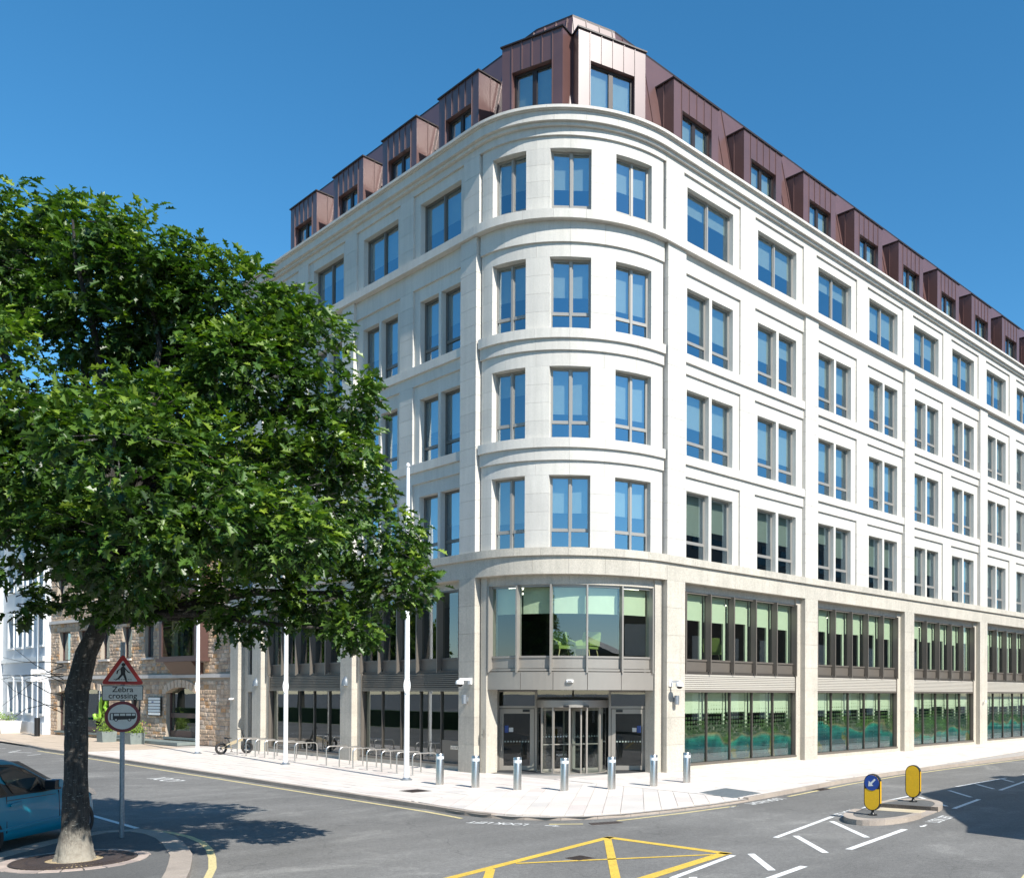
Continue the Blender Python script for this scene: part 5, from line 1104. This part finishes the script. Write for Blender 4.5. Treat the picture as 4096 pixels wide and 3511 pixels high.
def shrub(name, loc, r, h, n, mat, parent, seed):
    rg = np.random.default_rng(seed); mb = MB()
    for i in range(n):
        p = rg.normal(0, .5, 3)*np.array([r, r, h*.5]); p[2] = abs(p[2])*1.3+.02
        d = rg.normal(0, 1, 3); d /= np.linalg.norm(d); e = np.cross(d, rg.normal(0, 1, 3)); e /= np.linalg.norm(e); l = rg.uniform(.06, .13)
        q = p+np.array(loc); mb.add([q, q+d*l*.5+e*l*.28, q+d*l, q+d*l*.5-e*l*.28], [(0, 1, 2, 3)])
    return obj(name, mb.mesh(mat), parent)
for i, (p, hh, l) in enumerate([((-7.5, 32.7), 1.3, 'grey square planter with a tall bushy shrub left of the shop doorway'), ((-7.1, 29.3), 1.1, 'grey square planter with a bushy shrub right of the shop doorway')]):
    o = empty('planter', (*p, 0), .1); obj('tub', MB().extr([(-.36, 0), (.36, 0), (.40, .62), (-.40, .62)], -.38, .38, 'y').mesh('slate'), o); shrub('shrub', (0, 0, .6), .42, hh, 900, 'leaf_shrub', o, i); tag(o, l, 'planter', 'planters by the stone building')

# ------------------------------------------------------------------ white rendered building far left
wbld = empty('rendered_building', (-7.4, 45.9, 0)); tag(wbld, 'white rendered four-storey building with arched sash windows at far left', 'building')
WY = [(.3, 1.7), (3.0, 4.4), (5.6, 7.0), (8.0, 9.4)]; WZ = [(1.4, 3.6), (6.1, 8.25), (10.2, 12.35), (14.3, 16.2)]
ys = sorted({0, 11.2}|{v for o in WY for v in o}); zz3 = sorted({0, 17.3}|{v for o in WZ for v in o}); wm = MB()
for i in range(len(ys)-1):
    for j in range(len(zz3)-1):
        cy, cz = (ys[i]+ys[i+1])/2, (zz3[j]+zz3[j+1])/2
        if not (any(a < cy < b for a, b in WY) and any(a < cz < b for a, b in WZ)): wm.box(0, .5, ys[i], ys[i+1], zz3[j], zz3[j+1])
obj('wall', wm.mesh('render_white'), wbld)
obj('return_wall', MB().box(-3.0, .5, 11.2, 14, 0, 17.3).mesh('render_trim'), wbld)
obj('string_course', MB().box(-.12, 0, 0, 11.2, 5.0, 5.3).mesh('render_trim'), wbld); obj('plinth', MB().box(-.1, 0, 0, 11.2, 0, .8).mesh('render_trim'), wbld)
obj('eaves_cornice', MB().box(-.7, .5, -.1, 11.2, 17.3, 17.6).box(-.45, .5, -.1, 11.2, 16.95, 17.3).mesh('render_trim'), wbld); obj('roof', MB().extr([(-.75, 17.6), (5, 21.5), (11, 17.6)], 0, 14, 'y').mesh('roof_slate'), wbld)
obj('inner_wall', MB().box(2.5, 2.6, 0, 11.2, 0, 17.3).box(.5, 2.5, 0, .05, 0, 17.3).mesh('inner_wall'), wbld)
for a, b in WY:
    for c, d in WZ:
        w_ = obj('window', MB().box(.22, .30, a, b, c, c+.07).box(.22, .30, a, b, d-.07, d).box(.22, .30, a, a+.07, c, d).box(.22, .30, b-.07, b, c, d).box(.22, .30, a, b, (c+d)/2-.035, (c+d)/2+.035).box(.22, .3, (a+b)/2-.02, (a+b)/2+.02, c, d).mesh('sign_white'), wbld)
        obj('pane', MB().add([(.27, a, c), (.27, b, c), (.27, b, d), (.27, a, d)], [(3, 2, 1, 0)]).mesh('glass_green'), w_)
        obj('sill', MB().box(-.1, .22, a-.15, b+.15, c-.14, c).mesh('render_trim'), w_)
        cy = (a+b)/2; hw = (b-a)/2+.16
        hd = [(cy-hw, d-.0), (cy-hw, d+.25)]+[(cy+hw*math.sin(t), d+.25+.22*math.cos(t)) for t in np.linspace(-1.5, 1.5, 9)]+[(cy+hw, d+.25), (cy+hw, d)]
        obj('arched_head', MB().extr(hd, -.08, -.001, 'x').mesh('render_trim'), w_)
        for s0, s1 in ((a-.16, a), (b, b+.16)): obj('architrave', MB().box(-.07, -.001, s0, s1, c, d).mesh('render_trim'), w_)
for i, (p, l) in enumerate([((-8.2, 57.0), 'pale stone trough with a grassy plant at the far left edge'), ((-8.4, 53.3), 'pale stone trough with weeds, middle of three by the white building'), ((-8.5, 50.5), 'pale stone trough with weeds nearest the lamp post')]):
    o = empty('trough', (*p, 0)); obj('tub', MB().extr([(-.55, 0), (.55, 0), (.65, .85), (-.65, .85)], -.9, .9, 'y').mesh('paving_grey'), o); shrub('plant', (0, 0, .85), .5, .9, 260, 'leaf_shrub', o, 20+i); tag(o, l, 'planter', 'stone troughs by the white building')
lpst = empty('lamp_post', (-8.37, 43.5, 0)); obj('post', MB().lathe((0, 0), [(.13, 1.2), (.09, 1.25), (.07, 9.2)], 14).tube([(0, 0, 9.2), (-.1, -.02, 9.6), (-.5, -.1, 9.75), (-1.0, -.2, 9.7)], [.07, .06, .05, .04], 10).mesh('galvanised', True), lpst); obj('base_sleeve', MB().lathe((0, 0), [(.16, 0), (.16, 1.2), (.1, 1.22)], 14).mesh('black_plastic', True), lpst); obj('lantern', MB().box(-1.5, -.95, -.32, -.08, 9.62, 9.76).mesh('galvanised'), lpst)
obj('sign_plate', MB().box(-.4, .4, -.14, -.10, 4.0, 4.35).box(-.4, .4, -.14, -.10, 3.55, 3.9).mesh('white_gloss'), lpst); tag(lpst, 'grey street lamp post with small white signs before the white building', 'lamp post')

# ------------------------------------------------------------------ oak tree
tree = empty('oak_tree', (-20.33, -9.75, 0)); tag(tree, 'large oak with dark flecked trunk and dense glossy crown in the left foreground', 'tree')
RI = np.array([.6667, -.7454, 0]); WI = np.array([.7454, .6667, 0]); UZ = np.array([0, 0, 1.])
def T(r, w_, z): return RI*r+WI*w_+UZ*z
def rough_tube(path, radii, n=30, sub=9):
    pts, rr = [], []
    for i in range(len(path)-1):
        for k in range(sub): t = k/sub; t2 = t*t*(3-2*t); pts.append(path[i]*(1-t)+path[i+1]*t); rr.append(radii[i]*(1-t2)+radii[i+1]*t2)
    mb = MB().tube(pts, rr, n); rg_ = np.random.default_rng(2); ph = rg_.uniform(0, 6, 8)
    for i in range(len(pts)):
        z = pts[i][2]
        for k in range(n):
            a = 2*math.pi*k/n; flare = max(0, .55-z)*.16*(.4+abs(math.sin(2.5*a+ph[6])))
            d = 1+.035*math.sin(3*a+z*1.3+ph[0])+.03*math.sin(7*a+2.2*z+ph[1])+.022*math.sin(5*z+2*a+ph[2])+.018*rg_.normal()+flare*2.2
            for zc, ac, am in ((3.25, 4.0, .28), (2.35, .6, .14), (1.2, 3.4, .10), (2.9, 5.3, .16)): d += am*math.exp(-((z-zc)/.16)**2-((math.atan2(math.sin(a-ac), math.cos(a-ac)))/.5)**2)
            j = i*n+k; mb.v[j] = tuple(Vector(pts[i])+(Vector(mb.v[j])-Vector(pts[i]))*d)
    return mb
tr_path = [T(0, 0, -.05), T(0, 0, .15), T(.0, 0, .6), T(.02, 0, 1.8), T(.03, 0, 3.0), T(.18, .0, 3.65), T(.40, .02, 4.15), T(.52, .05, 4.6), T(.5, .05, 5.2), T(.55, .05, 5.6)]
obj('trunk', rough_tube(tr_path, [.275, .245, .21, .172, .178, .165, .15, .145, .13, .13]).mesh('bark', True), tree)
LOBES = [(-3.6, .3, 10.2, 2.3), (-1.9, -.3, 10.6, 2.0), (-.4, .4, 10.3, 1.75), (.9, -.3, 9.9, 1.5), (2.0, .2, 9.4, 1.35), (3.3, 0, 8.7, 1.2), (3.9, .3, 8.9, .75), (2.2, -1.7, 7.3, 1.0), (.1, -2.0, 7.7, 1.5), (-2.1, -1.8, 7.5, 1.6), (-4.0, -.5, 7.8, 2.0),
         (4.0, .3, 7.5, 1.15), (4.5, -.4, 6.6, 1.15), (5.3, .1, 5.7, .95), (5.75, 0, 4.95, .7), (3.6, -1.3, 6.3, 1.45), (1.9, -1.7, 6.2, 1.5), (.2, -1.9, 6.3, 1.3), (-1.6, -1.0, 6.0, 1.1), (-3.2, .2, 5.8, 1.3), (4.3, .4, 4.8, .95), (3.2, -.2, 4.6, .95), (2.1, .6, 4.75, .9), (1.3, -.8, 4.7, .75),
         (.6, 2.1, 7.4, 1.8), (2.7, 2.0, 6.8, 1.7), (-1.6, 2.2, 8.2, 2.0), (1.2, 1.6, 9.3, .9), (-.9, .9, 4.9, .7), (5.0, -.2, 4.1, .5)]
LOBES += [(2.4, -2.5, 5.3, 1.2), (3.6, -2.9, 5.7, 1.2), (1.0, -2.7, 5.6, 1.1), (4.6, -2.2, 5.4, .9), (2.9, -3.6, 6.6, 1.2), (1.3, -3.2, 6.6, 1.1)]
LOBES = [(r, w_, z, rd*.93) for r, w_, z, rd in LOBES]
LOBES += [(2.8, -.3, 9.8, .95), (1.5, -.6, 10.4, .95), (4.2, 0, 9.1, .75), (3.3, -.8, 8.4, .95), (2.2, .1, 10.1, 1.0), (3.7, .2, 9.5, .85), (-3.2, 0, 11.0, 1.9), (4.5, .1, 8.3, .8), (-1.2, -1.7, 4.85, .75), (-.35, -1.2, 4.45, .45), (.75, -1.3, 10.7, .8)]
limbs = [((.55, .05, 5.5), (1.3, -.2, 6.5, .9), (2.1, -.3, 7.6, 0)), ((.52, .05, 5.4), (.3, .3, 7.0, 0), (.2, .3, 9.0, 0)), ((.42, 0, 4.2), (2.0, -.1, 4.7, 0), (4.2, .1, 5.3, 0))]
F0 = T(.52, .05, 5.3)
lrng = np.random.default_rng(3)
for i, (r, w_, z, rd) in enumerate(LOBES):
    c = T(r, w_, z); low = z < 5.4 and r > 0.6
    st = T(.42, .02, 4.25) if low else F0+UZ*lrng.uniform(-.3, .3)
    mid = st*.5+c*.5+lrng.normal(0, .32, 3)+UZ*(.35 if not low else .1); rad0 = .03+.013*np.linalg.norm(c-st)
    obj('limb', MB().tube([st, st*.75+mid*.25+lrng.normal(0, .04, 3), mid, mid*.6+c*.4+lrng.normal(0, .12, 3), mid*.25+c*.75+lrng.normal(0, .14, 3), c], [rad0*1.25, rad0*1.1, rad0*.75, rad0*.45, rad0*.3, rad0*.18], 8).mesh('bark', True), tree)
tw = MB()
half = np.array([(0, 0), (.14, .03), (.24, .20), (.33, .08), (.46, .31), (.56, .11), (.74, .27), (.80, .09), (1, 0)])
lv = np.array([(x, y, 0) for x, y in half]+[(x, -y, 0) for x, y in half[1:-1]])
lv[:, 2] = np.abs(lv[:, 1])*.35-.22*lv[:, 0]**2
lf1 = list(range(9)); lf2 = [0]+list(range(9, 16))+[8]; lf2 = lf2[::-1]
nv = len(lv)
def build_leaves(lobes, per_area, size, seed, to_world):
    rg = np.random.default_rng(seed); Pp, Dd, Ss, Tt = [], [], [], []
    for (r, w_, z, rd) in lobes:
        n = int(per_area*rd*rd); u = rg.normal(0, 1, (n, 3)); u /= np.linalg.norm(u, axis=1)[:, None]
        fr = rg.uniform(.5, 1.0, n)**.5*(1+.16*np.sin(u[:, 0]*7+r*3)*np.cos(u[:, 2]*6+z))
        ctr = to_world(r, w_, z)
        tips = ctr+u*(rd*fr)[:, None]*np.array([1.08, 1.08, .9])
        if seed == 11:
            q = tips*1.9; g = np.sin(q[:, 0]+1.3*np.sin(q[:, 2]))+np.sin(q[:, 1]*1.1+2+np.cos(q[:, 0]))+np.sin(q[:, 2]*1.2+q[:, 1]*.5)
            ok = g+rg.normal(0, .45, n) > -.45; tips, u, fr = tips[ok], u[ok], fr[ok]; n = len(tips)
        for k in range(6):
            a = rg.normal(0, .5, (n, 3)); d = u*.55+a; d[:, 2] = d[:, 2]*.6-.12; d /= np.linalg.norm(d, axis=1)[:, None]
            Pp.append(tips+rg.normal(0, .05, (n, 3))-u*rg.uniform(0, .16, n)[:, None]); Dd.append(d); Ss.append(size*rg.uniform(.55, 1.25, n)); Tt.append(np.clip(rg.normal(.42, .2, n)+.25*(fr-.8)+.22*(u[:, 2]), 0, 1))  # tone rises outward and upward: light on the crown put into colour
        if seed == 11:
            for q in range(0, n, 16): tw.tube([ctr+u[q]*rd*.35, tips[q]], [.010, .004], 4, False)
    return np.concatenate(Pp), np.concatenate(Dd), np.concatenate(Ss), np.concatenate(Tt)
def leaf_frames(Dd, rg):
    upv = np.tile(UZ, (len(Dd), 1))+rg.normal(0, .42, Dd.shape); x = Dd; y = np.cross(upv, x); y /= np.linalg.norm(y, axis=1)[:, None]; z = np.cross(x, y); return np.stack([x, y, z], 2)
def leaves_mesh(Pp, Fr, Ss, Tt, mat):
    V = (np.einsum('nij,vj->nvi', Fr, lv)*Ss[:, None, None]+Pp[:, None, :]).reshape(-1, 3); n = len(Pp)
    f1 = (np.arange(n)[:, None]*nv+np.array(lf1)).ravel(); f2 = (np.arange(n)[:, None]*nv+np.array(lf2)).ravel()
    L1, L2 = len(lf1), len(lf2); me = bpy.data.meshes.new('leaves'); me.vertices.add(len(V)); me.vertices.foreach_set('co', V.ravel().astype(np.float32))
    loops = np.concatenate([f1, f2]).astype(np.int32); me.loops.add(len(loops)); me.loops.foreach_set('vertex_index', loops)
    me.polygons.add(2*n); ls = np.concatenate([np.arange(n)*L1, n*L1+np.arange(n)*L2]).astype(np.int32); me.polygons.foreach_set('loop_start', ls); me.polygons.foreach_set('loop_total', np.concatenate([np.full(n, L1), np.full(n, L2)]).astype(np.int32))
    at = me.attributes.new('tone', 'FLOAT', 'POINT'); at.data.foreach_set('value', np.repeat(Tt, nv).astype(np.float32)); me.materials.append(M[mat]); me.update(calc_edges=True); me.validate(); return me
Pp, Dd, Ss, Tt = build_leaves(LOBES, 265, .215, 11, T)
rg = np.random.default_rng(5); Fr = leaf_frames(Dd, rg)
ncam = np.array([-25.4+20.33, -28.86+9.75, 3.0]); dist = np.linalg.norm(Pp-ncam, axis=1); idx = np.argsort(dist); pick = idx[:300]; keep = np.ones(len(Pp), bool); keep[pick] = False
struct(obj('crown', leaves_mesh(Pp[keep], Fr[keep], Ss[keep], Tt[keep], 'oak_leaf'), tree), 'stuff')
struct(obj('twigs', tw.mesh('bark'), tree), 'stuff')
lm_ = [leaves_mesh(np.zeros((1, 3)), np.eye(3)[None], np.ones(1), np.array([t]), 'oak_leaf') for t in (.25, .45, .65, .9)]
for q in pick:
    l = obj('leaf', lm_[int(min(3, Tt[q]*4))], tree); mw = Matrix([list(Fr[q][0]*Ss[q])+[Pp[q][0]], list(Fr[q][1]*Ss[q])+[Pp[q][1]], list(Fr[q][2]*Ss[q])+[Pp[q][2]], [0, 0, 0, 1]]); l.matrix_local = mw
# bare twigs on the trunk
bt = MB()
for k in range(9):
    a = T(-.12, -.15, lrng.uniform(2.6, 3.5)); p = [a]; d = T(lrng.uniform(-1, -.35), lrng.uniform(-.6, .2), lrng.uniform(-.3, .5)); d /= np.linalg.norm(d)
    for s in range(5): d = d+lrng.normal(0, .22, 3); d /= np.linalg.norm(d); p.append(p[-1]+d*lrng.uniform(.18, .34))
    bt.tube(p, [.009, .007, .006, .004, .003, .002], 5, False)
struct(obj('dead_twigs', bt.mesh('bark'), tree), 'stuff')

# ------------------------------------------------------------------ what stands across the streets (casts the road shadow, shows in the glass)
hs = empty('corner_house', (0, -25, 0)); tag(hs, 'dark gabled house across the road whose roof shadow falls on the tarmac', 'house')
prof = [(-6.2, 0), (-6.2, 5.0), (-5.3, 5.4), (-3.5, 6.8), (-1.4, 8.1), (-.1, 9.35), (7.2, 9.7), (7.2, 9.2), (60, 9.2), (60, 0)]
obj('wall', MB().extr(prof, -9, 0, 'y').mesh('house_dark'), hs); obj('roof', MB().box(7.2, 60, -8.5, -.3, 9.2, 9.9).mesh('roof_slate'), hs)
for x in (6.6, 11.6, 17): obj('chimney', MB().box(x, x+1.1, -2, -.9, 9.2, 11.0 if x < 15 else 11.6).box(x-.1, x+1.2, -2.1, -.8, 10.5, 10.7).mesh('house_dark'), hs)
for x in range(-3, 60, 4):
    for z in (1.0, 5.2):
        if x < 0 and z > 3: continue
        obj('window', MB().box(x, x+1.3, -.02, .03, z, z+1.9).mesh('render_trim'), hs)
ob = empty('office_block', (42, -62, 0)); tag(ob, 'tall pale block farther across the road, seen only mirrored in the office windows', 'building')
obj('wall', MB().box(0, 70, 0, 16, 0, 24).mesh('house_dark'), ob); obj('parapet', MB().box(-.3, 70.3, -.3, 16.3, 24, 24.6).mesh('render_trim'), ob)
for x in range(2, 68, 4):
    for z in range(2, 22, 4): obj('window', boxm(2.2, .1, 1.9, 'car_glass'), ob, (x+1, 16.03, z+1))
lawn = struct(obj('lawn', MB().add([(-80, 2, RZD+.01), (-27, 2, RZD+.01), (-27, 90, RZD+.01), (-80, 90, RZD+.01)], [(0, 1, 2, 3)]).mesh('lawn')))
hd_ = obj('hedge', MB().box(-29, -27.5, 4, 80, -.1, 1.3).mesh('hedge')); tag(hd_, 'clipped dark hedge at the park edge, seen only mirrored in the ground-floor glass', 'hedge')
PL = [(0, 0, 7, 3.2), (1.8, .6, 6, 2.2), (-1.8, -.4, 6.2, 2.3), (.3, -1.6, 8.6, 2.2), (0, 1.6, 5, 2), (.2, .2, 9.6, 1.7)]
p2, d2, s2, t2 = build_leaves(PL, 75, .5, 12, lambda a, b, c: np.array([a, b, c], float)); crown2 = leaves_mesh(p2, leaf_frames(d2, rg), s2, t2, 'oak_leaf'); trunk2 = MB().tube([(0, 0, -.1), (.1, 0, 3), (0, 0, 7)], [.35, .26, .12], 10).mesh('bark', True)
for i, (p, s, l) in enumerate([((-36, 24), 1.0, 'nearest park tree, seen mirrored in the left front'), ((-40, 38), 1.2, 'second park tree, seen mirrored in the left front'), ((-34, 54), 1.1, 'third park tree, seen mirrored in the left front'), ((-47, 8), 1.15, 'park tree beyond the lawn, seen mirrored in the left front'), ((-33, 74), 1.2, 'farthest park tree, seen mirrored in the left front')]):
    o = empty('park_tree', (*p, 0), i*1.3); o.scale = (s, s, s); obj('trunk', trunk2, o); struct(obj('crown', crown2, o), 'stuff'); tag(o, l, 'tree', 'park trees across the street')

for i, (p, s, l) in enumerate([((-45, -24), 1.25, 'dense park tree behind the viewpoint, mirrored in the left panes of the bow'), ((-52, -10), 1.35, 'tall park tree behind the viewpoint, mirrored at the left edge of the bow')]):
    o = empty('park_tree', (*p, 0), i*2.1); o.scale = (s, s, s); obj('trunk', trunk2, o); struct(obj('crown', crown2, o), 'stuff'); tag(o, l, 'tree', 'park trees across the street')
for i, (x, y, wd, hh, l) in enumerate([(-34, -64, 16, 10.5, 'dark gabled terrace house behind the viewpoint, left of the mirrored pair'), (-16, -62, 15, 12.5, 'taller dark gabled house behind the viewpoint, right of the mirrored pair')]):
    o = empty('terrace_house', (x, y, 0)); obj('wall', MB().box(0, wd, -9, 0, 0, hh-3.5).mesh('house_dark'), o); obj('roof', MB().extr([(-.3, hh-3.5), (wd/2, hh), (wd+.3, hh-3.5)], -9.2, .2, 'y').mesh('roof_slate'), o); obj('chimney', MB().box(1.5, 2.6, -5, -4, hh-3, hh+1.3).mesh('house_dark'), o)
    for k in range(4):
        for z in (1.2, 4.4): obj('window', boxm(1.2, .1, 1.7, 'render_trim'), o, (2+k*wd/4.4, .02, z+.85))
    tag(o, l, 'house', 'houses behind the viewpoint')
